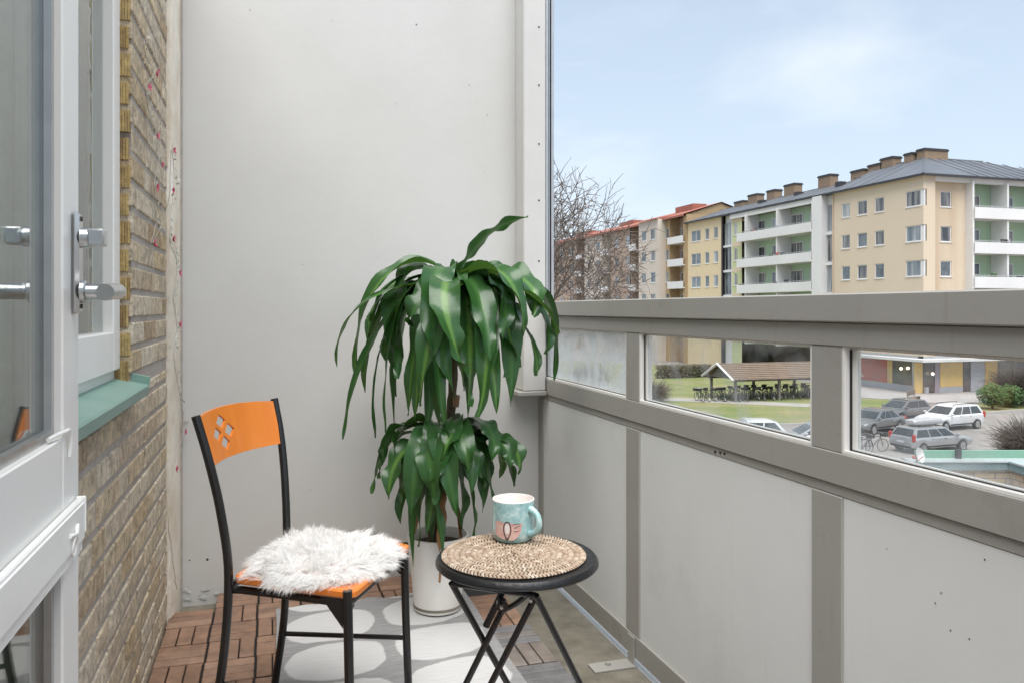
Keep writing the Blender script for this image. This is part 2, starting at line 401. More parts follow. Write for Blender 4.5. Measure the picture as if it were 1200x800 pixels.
# ---- back wall
b = MB(); b.box(-.60, 1.14, YB, YB + .16, -.05, 2.62)
bw = tag(b.build('concrete_wall', 'wall'), 'white painted concrete end wall behind the potted plant', 'wall')
for (u, v, r) in ((293, 12, .0022), (488, 29, .0030), (571, 135, .002), (243, 655, .005), (222, 656, .003), (355, 310, .0016), (430, 420, .002), (240, 520, .0016), (550, 100, .002)):
    p = on_y(u, v, YB - .0012)
    MB().lathe([(0, .0), (r * .6, .0), (r, -.0008)], p, 10, 0, Matrix.Rotation(R(90), 3, 'X')).build('wall_hole', 'screw', bw)
b = MB()     # loose plaster at the foot of the wall
for k in range(12):
    x = random.uniform(-.33, -.12); z = -.03 + abs(random.gauss(0, .03)); r = random.uniform(.005, .017)
    pts = [(x + r * math.cos(a) * random.uniform(.6, 1.2), YB - .003 - random.random() * .002, z + r * .7 * math.sin(a) * random.uniform(.6, 1.2)) for a in [i * math.pi / 4 for i in range(8)]]
    for i in range(8): b.face([(x, YB - .0045, z), pts[i], pts[(i + 1) % 8]])
b.build('loose_plaster', 'wall', bw)

# ---- brick wall on the left with a window opening
OY0, OY1, OZ0, OZ1 = 1.45, 2.356, .905, 2.40
WY0, WY1, WZ1 = .98, 3.10, 2.62
bwall = empty('brick_wall', (XL - .06, 2.0, -.05), 'yellow brick house wall on the left beyond the open door', 'wall')
b = MB()
b.box(XL - .19, XL - .0042, WY0, WY1, -.05, OZ0); b.box(XL - .19, XL - .0042, WY0, WY1, OZ1, WZ1)
b.box(XL - .19, XL - .0042, WY0, OY0, OZ0, OZ1); b.box(XL - .19, XL - .0042, OY1 + .012, WY1, OZ0, OZ1)
b.build('mortar', 'mortar', bwall)
b = MB(); e = MB(); CH = .0757; row = 0; z = -.045
rnd = random.Random(3)
while z < WZ1 - .02:
    y = WY0 - [.0, .09, .19, .05, .14][row % 5]; k = row
    while y < WY1:
        L = .25 if (k % 3) else .12; k += 1
        y0, y1 = max(y, WY0), min(y + L, WY1); y += L + .017
        if y1 - y0 < .02: continue
        z0, z1 = z + .0085, z + CH - .0085
        segs = [(y0, y1)]
        if z1 > OZ0 - .02 and z0 < OZ1:
            if z0 < OZ0: z1 = min(z1, OZ0 - .004)
            segs = [(y0, min(y1, OY0)), (max(y0, OY1), y1)] if z1 > OZ0 else segs
        for (a, c) in segs:
            if c - a < .02 or z1 - z0 < .02: continue
            dx = rnd.uniform(-.0015, .0015)
            q = .0035; x = XL + dx
            tl = [rnd.uniform(-.0012, .0012) for _ in range(4)]
            fr = [(x + tl[0], a + q, z0 + q), (x + tl[1], c - q, z0 + q), (x + tl[2], c - q, z1 - q), (x + tl[3], a + q, z1 - q)]
            md = [(x - .003, a, z0), (x - .003, c, z0), (x - .003, c, z1), (x - .003, a, z1)]
            bk = [(XL - .06, yy, zz) for (_, yy, zz) in md]
            i = len(b.v); b.v += fr + md + bk
            b.f.append((i, i + 1, i + 2, i + 3)); b.m.append(0)
            for j in range(4):
                n = (j + 1) % 4
                b.f.append((i + 4 + j, i + 4 + n, i + n, i + j)); b.m.append(0)
                b.f.append((i + 8 + j, i + 8 + n, i + 4 + n, i + 4 + j)); b.m.append(0)
    z += CH; row += 1
b.build('brickwork', 'brick', bwall)
# ribbed brick ends on the window reveal
z = OZ0 + .012
rr = 0
while z < OZ1 - .05:
    y0 = OY1 - .003; n = 7; w = .047
    x1 = XL - .0085 + (.004 if rr % 2 else 0)
    for i in range(n):
        xa = x1 - w + i * w / n
        e.box(xa + .0009, xa + w / n - .0009, y0 - .002, y0 + .011, z + .002, z + .0605)
    e.box(x1 - w, x1, y0 + .001, y0 + .0118, z + .0015, z + .061)
    z += CH; rr += 1
e.build('reveal_bricks', 'brick_end', bwall)
# cream painted end strip of the brick wall
b = MB(); n = 60; Pg = []
for i in range(n + 1):
    zz = -.05 + 2.67 * i / n
    j = .004 * noise.noise((zz * 9, 1, 0)) + .003 * noise.noise((zz * 31, 4, 0))
    Pg.append([(XL - .03, 3.102, zz), (XL + .010 + j, 3.104, zz), (XL + .019 + j, 3.13 + j, zz), (XL + .026 + j * .6, 3.2, zz), (XL + .024 + j, 3.27, zz), (XL + .022, YB - .003, zz)])
b.grid(Pg).build('painted_strip', 'strip', bwall, smooth=True)
b = MB(); b.box(XL + .020, XL + .029, YB - .012, YB - .001, -.05, 2.62); b.build('corner_joint', 'mortar', bwall)

# ---- window in the brick wall
win = empty('window', (XL - .05, 1.9, OZ0), 'white casement window with a green sill set in the yellow brick wall', 'window')
b = MB(); X0, X1 = XL - .10, XL - .043
for bx in ((OY0, OY0 + .05, OZ0 + .02, OZ1), (OY1 - .052, OY1 - .003, OZ0 + .02, OZ1), (OY0 + .05, OY1 - .052, OZ0 + .02, OZ0 + .06), (OY0 + .05, OY1 - .052, OZ1 - .05, OZ1)):
    b.cbox(X0, X1, *bx, .003)
b.build('window_frame', 'white', win)
b = MB(); X1 = XL - .026
a0, a1, z0, z1 = OY0 + .03, OY1 - .022, OZ0 + .055, OZ1 - .03
for bx in ((a0, a0 + .085, z0, z1), (a1 - .085, a1, z0, z1), (a0 + .085, a1 - .085, z0, z0 + .10), (a0 + .085, a1 - .085, z1 - .09, z1)):
    b.cbox(X0 + .02, X1, *bx, .003)
b.build('sash', 'white', win)
b = MB(); b.box(X1 - .030, X1 - .026, a0 + .08, a1 - .08, z0 + .09, z1 - .08); b.build('pane', 'door_glass', win)
b = MB()
Ms = Matrix.Translation((XL - .043, 0, OZ0 + .028)) @ Matrix.Rotation(R(14), 4, 'Y')
b.cbox(0, .085, OY0, OY1 + .022, -.004, .0, .001, M=Ms); b.cbox(.081, .087, OY0, OY1 + .022, -.03, .0, .001, M=Ms)
b.cbox(.0, .085, OY1 + .018, OY1 + .022, -.002, .022, .0008, M=Ms)
b.build('sill', 'teal', win)

# curtain behind the window, room behind the wall
b = MB(); rows = []
for i in range(81):
    y = OY0 - .05 + 1.0 * i / 80
    rows.append([(XL - .34 + .018 * math.sin(i * .9) + .012 * math.sin(i * .37), y, zz) for zz in (.45, 1.5, 2.45)])
b.grid(rows); tag(b.build('curtain', 'curtain', smooth=True), 'pale gathered curtain hanging inside the casement window', 'curtain')
b = MB()
b.box(-3.2, -3.1, -1.2, 3.3, -.05, 2.62); b.box(-3.1, -.56, 3.2, 3.3, -.05, 2.62); b.box(-3.1, -.56, -1.2, -1.1, -.05, 2.62); b.box(-3.2, -.56, -1.2, 3.3, 2.62, 2.70); b.box(-3.2, -.56, -1.2, 3.3, -.20, -.05)
b.box(XL - .19, XL - .012, -1.1, .02, -.05, 2.62)
tag(b.build('room_walls', 'room'), kind='structure')

# ---- open balcony door, folded back flat against the wall
XD = -.300; DT = .055
DY0, DY1, DZ0, DZ1 = .60, 1.428, .03, 2.12
door = empty('balcony_door', (XD - DT / 2, DY0, DZ0), 'open white glazed balcony door folded back against the brick wall', 'door')
b = MB(); xa, xb = XD - DT, XD; SW = .10
b.cbox(xa, xb, DY1 - SW, DY1, DZ0, DZ1, .003); b.cbox(xa, xb, DY0, DY0 + SW, DZ0, DZ1, .003)
for (q0, q1) in ((DZ0, .16), (.745, .927), (DZ1 - .10, DZ1)): b.cbox(xa + .0005, xb - .0005, DY0 + SW, DY1 - SW, q0, q1, .002)
b.build('door_leaf', 'white', door)
for (q0, q1) in ((.16, .745), (.927, DZ1 - .10)):
    b = MB(); ya, yb = DY0 + SW, DY1 - SW
    b.box(xb - .0255, xb - .0225, ya, yb, q0, q1); b.build('pane', 'door_glass', door)
    b = MB(); b.box(xb - .046, xb - .043, ya, yb, q0, q1); b.build('pane', 'door_glass', door)
    b = MB()
    for (x0, x1, w) in ((xb - .043, xb - .0255, .010), (xb - .0225, xb - .012, .014)):
        b.box(x0, x1, ya, ya + w, q0, q1); b.box(x0, x1, yb - w, yb, q0, q1); b.box(x0, x1, ya + w, yb - w, q0, q0 + w); b.box(x0, x1, ya + w, yb - w, q1 - w, q1)
    b.build('glazing_bead', 'alu', door)
# handle
hd = MB(); yc = 1.392
hd.cbox(XD, XD + .011, yc - .017, yc + .017, 1.112, 1.272, .005)
plate = hd.build('handle_plate', 'brushed', door, smooth=True)
b = MB(); b.tube([(XD + .01, yc, 1.147), (XD + .05, yc, 1.147)], .0125, 16)
b.tube(smoothpath([(XD + .045, yc, 1.147), (XD + .062, yc - .006, 1.147), (XD + .068, yc - .03, 1.147), (XD + .068, yc - .07, 1.146), (XD + .066, yc - .115, 1.144)]), .0125, 16)
b.lathe([(.018, 0), (.018, .006), (.0135, .008)], (XD + .011, yc, 1.147), 20, 0, Matrix.Rotation(R(90), 3, 'Y'))
b.build('handle_lever', 'brushed', plate, smooth=True)
b = MB(); b.lathe([(.016, 0), (.016, .012), (.011, .014), (.011, .02)], (XD + .011, yc, 1.232), 20, 0, Matrix.Rotation(R(90), 3, 'Y'))
b.cbox(XD + .022, XD + .047, yc - .016, yc + .012, 1.219, 1.246, .003); b.build('thumb_turn', 'brushed', plate, smooth=True)
b = MB(); b.tube([(XD + .011, yc, 1.124), (XD + .013, yc, 1.124)], .004, 10); b.tube([(XD + .011, yc, 1.262), (XD + .013, yc, 1.262)], .004, 10); b.build('plate_screw', 'screw', plate)
# glazing clip at the lower corner of the upper pane
b = MB(); b.tube(smoothpath([(XD - .006, 1.27, .934), (XD - .002, 1.30, .936), (XD + .003, 1.325, .937), (XD + .005, 1.345, .936), (XD + .005, 1.352, .92), (XD + .003, 1.352, .895)]), .003, 8)
b.build('glazing_clip', 'white', door, smooth=True)
# pleated blind headrail over the lower pane
bl = MB(); bl.cbox(XD + .001, XD + .012, DY0 + .03, DY1 - .028, .795, .820, .002); bl.cbox(XD + .0105, XD + .0145, DY0 + .03, DY1 - .028, .757, .814, .001)
blind = bl.build('blind_headrail', 'white', door)
b = MB(); b.cbox(XD + .002, XD + .010, DY0 + .06, DY1 - .04, .735, .757, .002); b.build('blind_slats', 'white', blind)
b = MB(); b.cbox(XD + .001, XD + .016, DY1 - .0278, DY1 - .022, .765, .823, .002); b.cbox(XD + .001, XD + .010, DY1 - .0278, DY1 - .023, .735, .76, .002); b.build('end_cap', 'white', blind)
b = MB(); ring = [(XD + .0165 + .002 * math.sin(a), 1.325 + .014 * math.cos(a), .765 + .015 * math.sin(a)) for a in [i * math.pi / 10 for i in range(21)]]
b.tube(ring, .0018, 6); b.tube([(XD + .015, 1.30, .785), (XD + .019, 1.325, .783), (XD + .015, 1.35, .79)], .003, 8); b.build('blind_pull', 'white', blind, smooth=True)

# door frame by the doorway (just outside the picture)
b = MB(); b.cbox(XL - .16, XL - .02, .90, .976, -.04, 2.2, .003); b.cbox(XL - .16, XL - .02, .024, .10, -.04, 2.2, .003); b.cbox(XL - .16, XL - .02, .10, .90, 2.12, 2.2, .003); b.cbox(XL - .16, XL - .02, .10, .90, -.04, .03, .003)
tag(b.build('door_frame', 'white'), 'white doorway frame the open balcony door is hung from', 'door frame')

# ---- flower garland
gpts = [(176, 40), (168, 55), (179.5, 86), (170, 102), (174, 128), (180, 159), (188, 150), (186, 193), (180, 220), (186, 250), (177, 285), (190, 262), (199, 223), (200, 176), (204, 205), (199, 280), (206, 300), (207, 320), (203, 350), (207, 380), (204, 420), (212, 470), (214, 505), (203, 549), (199, 580), (197, 610), (202, 650), (207, 690)]
def gp(u, v):
    return on_x(u, v, XL + .009) if u < 196 else on_x(u, v, XL + .034)
gar = empty('flower_garland', (XL + .02, 3.0, .02), 'garland of small pink artificial flowers on wire hung on the brick wall', 'garland')
path = smoothpath([gp(*p) for p in gpts], 8); path = [p + Vector((.004 * noise.noise(p * 30) , .006 * noise.noise(p * 22), 0)) for p in path]
MB().tube(path, .0011, 5).build('wire', 'wire', gar)
rnd = random.Random(5)
fl = [(179.5, 86), (170, 102), (180, 159), (186, 193), (180, 220), (199, 223), (200, 176), (177, 285), (199, 280), (207, 320), (207, 380), (214, 505), (203, 549)]
for p in fl:
    c = gp(*p) + Vector((.008, 0, 0)); b = MB()
    for k in range(6):
        a = k * math.pi / 3 + rnd.random(); d = Vector((rnd.uniform(.2, .7), math.cos(a), math.sin(a))).normalized()
        sd = d.cross(Vector((1, 0, 0))).normalized(); rr = rnd.uniform(.012, .017)
        b.grid([[c, c, c], [c + d * rr * .5 - sd * rr * .45, c + d * rr * .6 + Vector((.004, 0, 0)), c + d * rr * .5 + sd * rr * .45], [c + d * rr - sd * rr * .2, c + d * rr * 1.08, c + d * rr + sd * rr * .2]])
    b.build('flower', 'pink', gar)
b = MB()
for k in range(340):
    i = rnd.randrange(len(path) - 40); c = path[i] + Vector((.003, rnd.uniform(-.03, .03), rnd.uniform(-.02, .02)))
    d = Vector((rnd.uniform(.1, .6), rnd.gauss(0, 1), rnd.gauss(0, 1))).normalized(); sd = d.cross(Vector((1, 0, 0))).normalized(); L = rnd.uniform(.008, .022)
    b.face([c, c + d * L * .5 + sd * L * .25, c + d * L, c + d * L * .5 - sd * L * .25])
b.build('foliage', 'gleaf', gar)

# ---- balustrade
bal = empty('balcony_railing', (XR + .03, 1.5, -.05), 'taupe metal balcony railing with grey boards below a row of glass panes', 'railing')
Y0r, Y1r = -.62, YB - .004
MUL = [(2.322, 2.419), (1.373, 1.469), (.424, .52), (-.525, -.43)]
b = MB(); b.cbox(XR - .012, XR + .115, Y0r, Y1r, 1.092, 1.152, .003); b.build('handrail', 'taupe', bal)
b = MB(); b.cbox(XR, XR + .05, Y0r, Y1r, 1.042, 1.091, .002); b.build('top_beam', 'taupe', bal)
b = MB(); b.cbox(XR, XR + .055, Y0r, Y1r, .752, .820, .002); b.cbox(XR + .006, XR + .05, Y0r, Y1r, .728, .7515, .002); b.build('middle_beam', 'taupe', bal)
b = MB(); b.cbox(XR, XR + .05, Y0r, Y1r, -.018, .054, .002); b.build('bottom_beam', 'taupe', bal)
b = MB(); b.box(1.137, XR + .22, Y0r, Y1r, -.075, -.055); b.build('gap_light_ledge', 'white', bal)  # added white ledge; its brightness stands in for daylight in the gap below
for (a, c) in MUL + [(3.272, YB - .004)]:
    b = MB()
    for (q0, q1) in ((.8205, 1.0415), (.0545, .7275)): b.cbox(XR + .002, XR + .05, a, c, q0, q1, .0015)
    if a < 3:
        m = (a + c) / 2
        b.cbox(XR - .006, XR - .001, m - .026, m + .020, -.043, .05, .001)
        b.cbox(XR - .145, XR - .002, m - .034, m + .028, -.0445, -.0385, .001)
        b.tube([(XR - .085, m, -.0385), (XR - .085, m, -.030)], .009, 6)
    b.build('post', 'taupe', bal)
edges = [(MUL[0][1], 3.272), (MUL[1][1], MUL[0][0]), (MUL[2][1], MUL[1][0]), (MUL[3][1], MUL[2][0])]
for i, (a, c) in enumerate(edges):
    b = MB(); b.box(XR + .008, XR + .016, a, c, .0545, .7275)
    pn = b.build('infill_board', 'panel', bal)
    if i == 2:
        for (u, v) in ((1154, 655), (1103, 694), (1096, 706), (1114, 738), (1136, 748)):
            p = on_x(u, v, XR + .0075); MB().lathe([(0, 0), (.0013, 0), (.0015, .0004)], p, 8, 0, Matrix.Rotation(R(-90), 3, 'Y')).build('board_mark', 'screw', pn)
    # white frame round the pane, then the pane
    b = MB(); x0, x1 = XR + .004, XR + .046; q = .006
    b.box(x0, x1, a, a + q, .8205, 1.0415); b.box(x0, x1, c - q, c, .8205, 1.0415); b.box(x0, x1, a + q, c - q, .8205, .8205 + q); b.box(x0 + .02, x1, a + q, c - q, 1.0355, 1.0415)
    x0 = XR + .021
    b.box(x0, x0 + .008, a + q, a + q + .016, .8285, 1.0355); b.box(x0, x0 + .008, c - q - .016, c - q, .8285, 1.0355); b.box(x0, x0 + .008, a + q + .016, c - q - .016, .8265, .831)
    fr = b.build('pane_frame', 'white', bal)
    b = MB(); x0 = XR + .0175; b.box(x0, x0 + .0033, a + q, a + q + .004, .8265, 1.0355); b.box(x0, x0 + .0033, c - q - .004, c - q, .8265, 1.0355); b.box(x0, x0 + .0033, a + q + .004, c - q - .004, .8265, .8285)
    b.build('gasket', 'rubber', fr)
    b = MB(); b.box(XR + .024, XR + .027, a + q + .016, c - q - .016, .831, 1.0355)
    b.build('pane', 'smeared' if i == 0 else 'dirty', bal)
b = MB()
for (u, v) in ((838, 529), (844, 530), (849, 531)):
    p = on_x(u, v, XR + .005); b.lathe([(0, -.001), (.003, -.001), (.0035, .001)], p, 8, 0, Matrix.Rotation(R(-90), 3, 'Y'))
b.build('rivet', 'screw', bal)

# ---- white glazing post standing in the corner
post = empty('glazing_post', (1.08, 3.27, .77), 'tall white post with screws in the corner above the railing', 'post')
b = MB(); b.cbox(1.028, 1.128, 3.212, YB - .002, .77, 2.62, .004); b.build('post_casing', 'white_metal', post)
b = MB(); b.cbox(1.1295, 1.142, 3.216, 3.29, 1.154, 2.62, .001); b.cbox(1.1425, 1.152, 3.222, 3.28, 1.154, 2.62, .001); b.cbox(1.1525, 1.166, 3.214, 3.30, 1.154, 2.62, .0015); b.build('metal_channel', 'alu', post)
b = MB(); b.box(1.1422, 1.1424, 3.214, 3.29, 1.154, 2.62); b.box(1.1521, 1.1524, 3.213, 3.29, 1.154, 2.62); b.build('gasket', 'rubber', post)
for v in (32, 100, 169, 235, 306):
    p = on_y(631.5, v, 3.212); b = MB(); b.tube([p + Vector((0, .002, 0)), p - Vector((0, .002, 0))], .0036, 10); b.build('screw', 'screw', post)
b = MB(); b.cbox(1.0, 1.129, 3.20, YB - .002, .750, .769, .003); b.build('post_foot', 'taupe', post)

# ================================================================= CHAIR
TH = -.508
chair = empty('chair', (-.033, 2.262, 0), 'black metal chair with orange wooden seat and backrest with square cut-outs', 'chair', rz=TH)
ZS = .45; DEP, WF, WB_, WT, LEAN, ZT = .345, .394, .301, .389, .064, .853
def T(pts, r, name, n=12, par=chair, k=6):
    b = MB(); b.tube(smoothpath(pts, k), r, n); return b.build(name, 'black_metal', par, smooth=True, local=True)
for sd in (-1, 1):
    T([(-.05, sd * (WB_ / 2 + .02), .004), (-.012, sd * (WB_ / 2 + .008), .22), (0, sd * WB_ / 2, ZS - .01), (-.012, sd * (WB_ / 2 + .014), .60), (-LEAN * .55, sd * (WT + WB_) / 4 + sd * .01, .74), (-LEAN, sd * WT / 2, ZT)], .0112, 'back_post')
    T([(DEP + .012, sd * (WF / 2 + .004), .004), (DEP + .004, sd * WF / 2, .25), (DEP, sd * WF / 2, ZS - .003)], .0115, 'front_leg')
    T([(-.018, sd * (WB_ / 2 + .009), .17), (DEP + .006, sd * WF / 2, .175)], .007, 'stretcher', k=2)
    T([(0, sd * WB_ / 2, ZS - .045), (.03, sd * (WB_ / 2 - .012), ZS - .045), (DEP - .03, sd * (WF / 2 - .03), ZS - .045), (DEP, sd * WF / 2, ZS - .045)], .010, 'seat_rail', k=2)
    b = MB(); y = sd * WF / 2
    for (o1, o2) in ((-.003, .003),):
        b.face([(DEP - .008, y + o1, ZS - .025), (DEP - .075, y + o1 - sd * .012, ZS - .025), (DEP - .010, y + o1, ZS - .095)])
        b.face([(DEP - .008, y - sd * .008, ZS - .025), (DEP - .008, y - sd * .07, ZS - .025), (DEP - .006, y - sd * .008, ZS - .09)])
    b.build('gusset', 'black_metal', chair, local=True)
T([(DEP, -WF / 2, ZS - .035), (DEP, WF / 2, ZS - .035)], .010, 'seat_rail', k=2)
T([(0, -WB_ / 2, ZS - .035), (0, WB_ / 2, ZS - .035)], .010, 'seat_rail', k=2)
# seat
b = MB()
ol = []
cs = [(0.014, -WB_ / 2 - .010), (DEP + .020, -WF / 2 - .006), (DEP + .020, WF / 2 + .006), (.014, WB_ / 2 + .010)]
for i in range(4):
    p, q = Vector(cs[i]), Vector(cs[(i + 1) % 4]); o = Vector(cs[i - 1])
    a = p + (o - p).normalized() * .03; c = p + (q - p).normalized() * .03
    for k in range(5):
        t = k / 4; ol.append(a * (1 - t)**2 + p * 2 * t * (1 - t) + c * t * t)
def sz(x, y): return ZS + .006 * math.cos(x * 9) - .010 * (1 - (y / .2)**2) * .5
rings = []
for (ins, dz) in ((.004, -.020), (0, -.016), (0, -.004), (.005, 0)):
    rings.append([(p.x + (DEP / 2 - p.x) * ins * 5, p.y * (1 - ins * 5), ZS - .003 + dz) for p in ol])
b.grid(rings, closed=True); b.face(rings[-1]); b.face(rings[0][::-1])
b.build('seat', 'orange', chair, smooth=True, local=True)
# backrest : flat outline with four holes, triangulated, then bent
BW, BH = WT - .012, .122
NXB = 26
outer = [(BW * i / NXB, 0) for i in range(NXB)] + [(BW, BH * j / 6) for j in range(6)] + [(BW - BW * i / NXB, BH) for i in range(NXB)] + [(0, BH - BH * j / 6) for j in range(6)]
holes = []
hc = (.128, .062); HX, HY = .027, .0185; OX, OY_ = .037, .0265
for (ox, oy) in ((0, OY_), (0, -OY_), (OX, 0), (-OX, 0)):
    cx, cy = hc[0] + ox, hc[1] + oy
    holes.append([(cx + HX, cy), (cx, cy + HY), (cx - HX, cy), (cx, cy - HY)])
V2 = [Vector(p) for p in outer]; E2 = [(i, (i + 1) % len(outer)) for i in range(len(outer))]
for h in holes:
    i = len(V2); V2 += [Vector(p) for p in h]; E2 += [(i + k, i + (k + 1) % 4) for k in range(4)]
def inhole(p): return any(abs(p[0] - h[1][0]) / HX + abs(p[1] - h[0][1]) / HY < 1.0 for h in holes)
def nearhole(p): return any(abs(p[0] - h[1][0]) / HX + abs(p[1] - h[0][1]) / HY < 1.2 for h in holes)
for i in range(1, NXB):
    for j in range(1, 6):
        p = (BW * i / NXB, BH * j / 6)
        if not nearhole(p): V2.append(Vector(p))
vv, ee, ff, *_ = delaunay_2d_cdt(V2, E2, [], 0, 1e-6)
ff = [f for f in ff if not inhole([sum(vv[k][q] for k in f) / 3 for q in (0, 1)])]
def bend(p, th):
    s = p[0] / BW * 2 - 1; z = ZT - .006 - BH + p[1]; arch = .010 * (1 - s * s) * (p[1] / BH)
    lean = -LEAN * (.55 + .45 * (z - .74) / (ZT - .74)) if z > .74 else -LEAN * .55 * (z - .6) / .14
    wz = (WB_ + WT) / 2 + (WT - (WB_ + WT) / 2) * (z - .74) / (ZT - .74)
    return (lean - .034 * (1 - s * s) + th, s * (wz / 2 - .004), z + arch)
b = MB(); n = len(vv); b.v = [bend(p, .0035) for p in vv] + [bend(p, -.0035) for p in vv]
cnt = {}
for f in ff:
    if (vv[f[1]] - vv[f[0]]).cross(vv[f[2]] - vv[f[0]]) < 0: f = f[::-1]
    b.f.append(tuple(f)); b.f.append(tuple(k + n for k in f[::-1])); b.m += [0, 0]
    for k in range(3):
        cnt.setdefault(frozenset((f[k], f[(k + 1) % 3])), []).append((f[k], f[(k + 1) % 3]))
for e_, l in cnt.items():
    if len(l) == 1: i, j = l[0]; b.f.append((j, i, i + n, j + n)); b.m.append(0)
b.build('backrest', 'orange', chair, smooth=True, local=True)

# ---- sheepskin on the seat
def fur_mat():
    m, t, bs = nt('white_fleece'); bs.inputs['Base Color'].default_value = (.93, .92, .905, 1); bs.inputs['Roughness'].default_value = .8; bs.inputs['Specular IOR Level'].default_value = .15
    tr = t.nodes.new('ShaderNodeBsdfTranslucent'); tr.inputs[0].default_value = (.96, .955, .94, 1)
    mx = t.nodes.new('ShaderNodeMixShader'); mx.inputs[0].default_value = .4
    t.links.new(bs.outputs[0], mx.inputs[1]); t.links.new(tr.outputs[0], mx.inputs[2]); t.links.new(mx.outputs[0], t.nodes['Material Output'].inputs[0]); return m
MT['fur'] = fur_mat()
skin = empty('sheepskin', chair.location + Vector((0, 0, ZS)), 'fluffy white sheepskin lying over the orange chair seat', 'sheepskin', rz=TH)
def pad(a):
    ca, sa = math.cos(a), math.sin(a); ex = 2.6
    rx, ry = .172, .188 + .012 * ca
    r = (abs(ca / rx)**ex + abs(sa / ry)**ex)**(-1 / ex)
    return r * (1 + .06 * noise.noise((ca * 2, sa * 2, 3)))
def padpt(a, q, lift=0.0):
    r = pad(a) * q
    x, y = .195 + r * math.cos(a), r * math.sin(a)
    h = .020 * (1 - q**3) + .016 * noise.noise((x * 9, y * 9, 1)) * (1 - q * q) + .016 * math.exp(-((x - .08)**2 + (y - .06)**2) / .012)
    return Vector((x, y, h + .004 - .012 * max(0, q - .92) * 12 + lift))
b = MB(); rows = [[padpt(2 * math.pi * j / 48, q) for j in range(48)] for q in (.02, .2, .4, .6, .75, .88, .96, 1.0)]
b.grid(rows, closed=True); b.grid([rows[-1], [p * .985 - Vector((-.002, 0, p.z - .001)) for p in rows[-1]]], closed=True)
b.build('hide', 'fur', skin, smooth=True, local=True)
b = MB(); rnd = random.Random(11)
def strand(p, d, L, w, droop):
    sdv = d.cross(Vector((rnd.gauss(0, 1), rnd.gauss(0, 1), rnd.gauss(0, 1)))).normalized() * w
    i = len(b.v); pts = []
    q = p.copy(); dd = d.copy(); cur = Vector((rnd.gauss(0, .16), rnd.gauss(0, .16), -droop))
    for k in range(4):
        pts.append(q.copy()); q = q + dd * (L / 3); dd = (dd + cur).normalized()
    for k, wk in enumerate((1, .9, .6)): b.v += [tuple(pts[k] - sdv * wk), tuple(pts[k] + sdv * wk)]
    b.v.append(tuple(pts[3]))
    b.f += [(i, i + 1, i + 3, i + 2), (i + 2, i + 3, i + 5, i + 4), (i + 4, i + 5, i + 6)]; b.m += [0, 0, 0]
tufts = []
for k in range(520):
    a, q = rnd.uniform(0, 6.283), math.sqrt(rnd.random()) if rnd.random() < .7 else rnd.uniform(.86, 1.0)
    p = padpt(a, q); out = Vector((math.cos(a), math.sin(a), 0)) * (.15 + 1.0 * q**3)
    sw = Vector((noise.noise((p.x * 14, p.y * 14, 1)), noise.noise((p.x * 14, p.y * 14, 9)), 0)) * 2.0
    d = (out + sw + Vector((rnd.gauss(0, .35), rnd.gauss(0, .35), .62 - .42 * q**4))).normalized()
    tufts.append((p, d, q, rnd.uniform(.028, .05), rnd.uniform(.008, .016)))
for (p, d, q, L, sp_) in tufts:
    nS = 46; tip = p + d * L
    for m_ in range(nS):
        o = Vector((rnd.gauss(0, sp_), rnd.gauss(0, sp_), 0)); r0 = p + o
        aa = math.atan2(r0.y, r0.x - .195); rr_ = math.hypot(r0.x - .195, r0.y) / pad(aa)
        if rr_ > 1: r0 = padpt(aa, .99)
        else: r0 = padpt(aa, rr_)
        dd = (tip + o * .35 + Vector((rnd.gauss(0, .003), rnd.gauss(0, .003), rnd.gauss(0, .003))) - r0).normalized()
        strand(r0, dd, L * rnd.uniform(.6, 1.1), .0008, .10 + .25 * q)
b.build('fleece', 'fur', skin, local=True)

# ================================================================= TABLE, PLACEMAT, MUG
TX, TY, TZ, TR = .503, 1.619, .593, .175
table = empty('folding_table', (TX, TY, 0), 'small round black folding table with crossed metal legs', 'table')
b = MB(); b.lathe([(0, -.004), (TR - .012, -.004), (TR - .006, -.002), (TR - .001, -.008), (TR, -.014), (TR - .001, -.015), (TR - .004, -.0185), (TR - .02, -.0195), (0, -.0195)], (TX, TY, TZ), 72)
b.build('tabletop', 'table_black', table, smooth=True)
d0 = 1.69
def tp(u, v, d): return at_d(u, v, d)
A0, A1 = tp(529, 682, 1.60), tp(662, 922, 1.80)
D0, D1 = tp(628, 697, 1.55), tp(744, 930, 1.80)
C0, C1 = tp(628, 697, 1.58), tp(507, 935, 1.68)
B0, B1 = tp(592, 707, 1.62), tp(484, 927, 1.74)
for nm, p, q in (('leg', A0, A1), ('leg', D0, D1), ('leg', C0, C1), ('leg', B0, B1)):
    q = p + (q - p) * ((p.z - .009) / (p.z - q.z))
    MB().tube([p, q], .0068, 12).build(nm, 'black_metal', table, smooth=True)
b = MB(); b.tube(smoothpath([tp(584, 724, 1.625), tp(590, 715, 1.62), tp(604, 707, 1.6), tp(621, 694, 1.58)], 4), .0058, 10); b.build('link_bar', 'black_metal', table, smooth=True)
b = MB(); b.tube([tp(589, 692, 1.60), tp(569.5, 733, 1.61)], .0072, 10); b.build('link_bar', 'black_metal', table, smooth=True)
b = MB(); b.tube([tp(588, 706, 1.585), tp(588.6, 710, 1.57)], .012, 14); b.build('hinge_plate', 'black_metal', table, smooth=True)
for (u, v, d) in ((565.5, 752, 1.655), (588, 710, 1.562), (622, 702, 1.545)):
    p = tp(u, v, d); vw = Vector((s_, c_, 0)); MB().tube([p, p - vw * .01], [.0045, .003], 8).build('rivet', 'alu', table, smooth=True)
b = MB(); b.tube([tp(529, 683, 1.60), tp(628, 697, 1.55)], .006, 10); b.build('top_rail', 'black_metal', table, smooth=True)

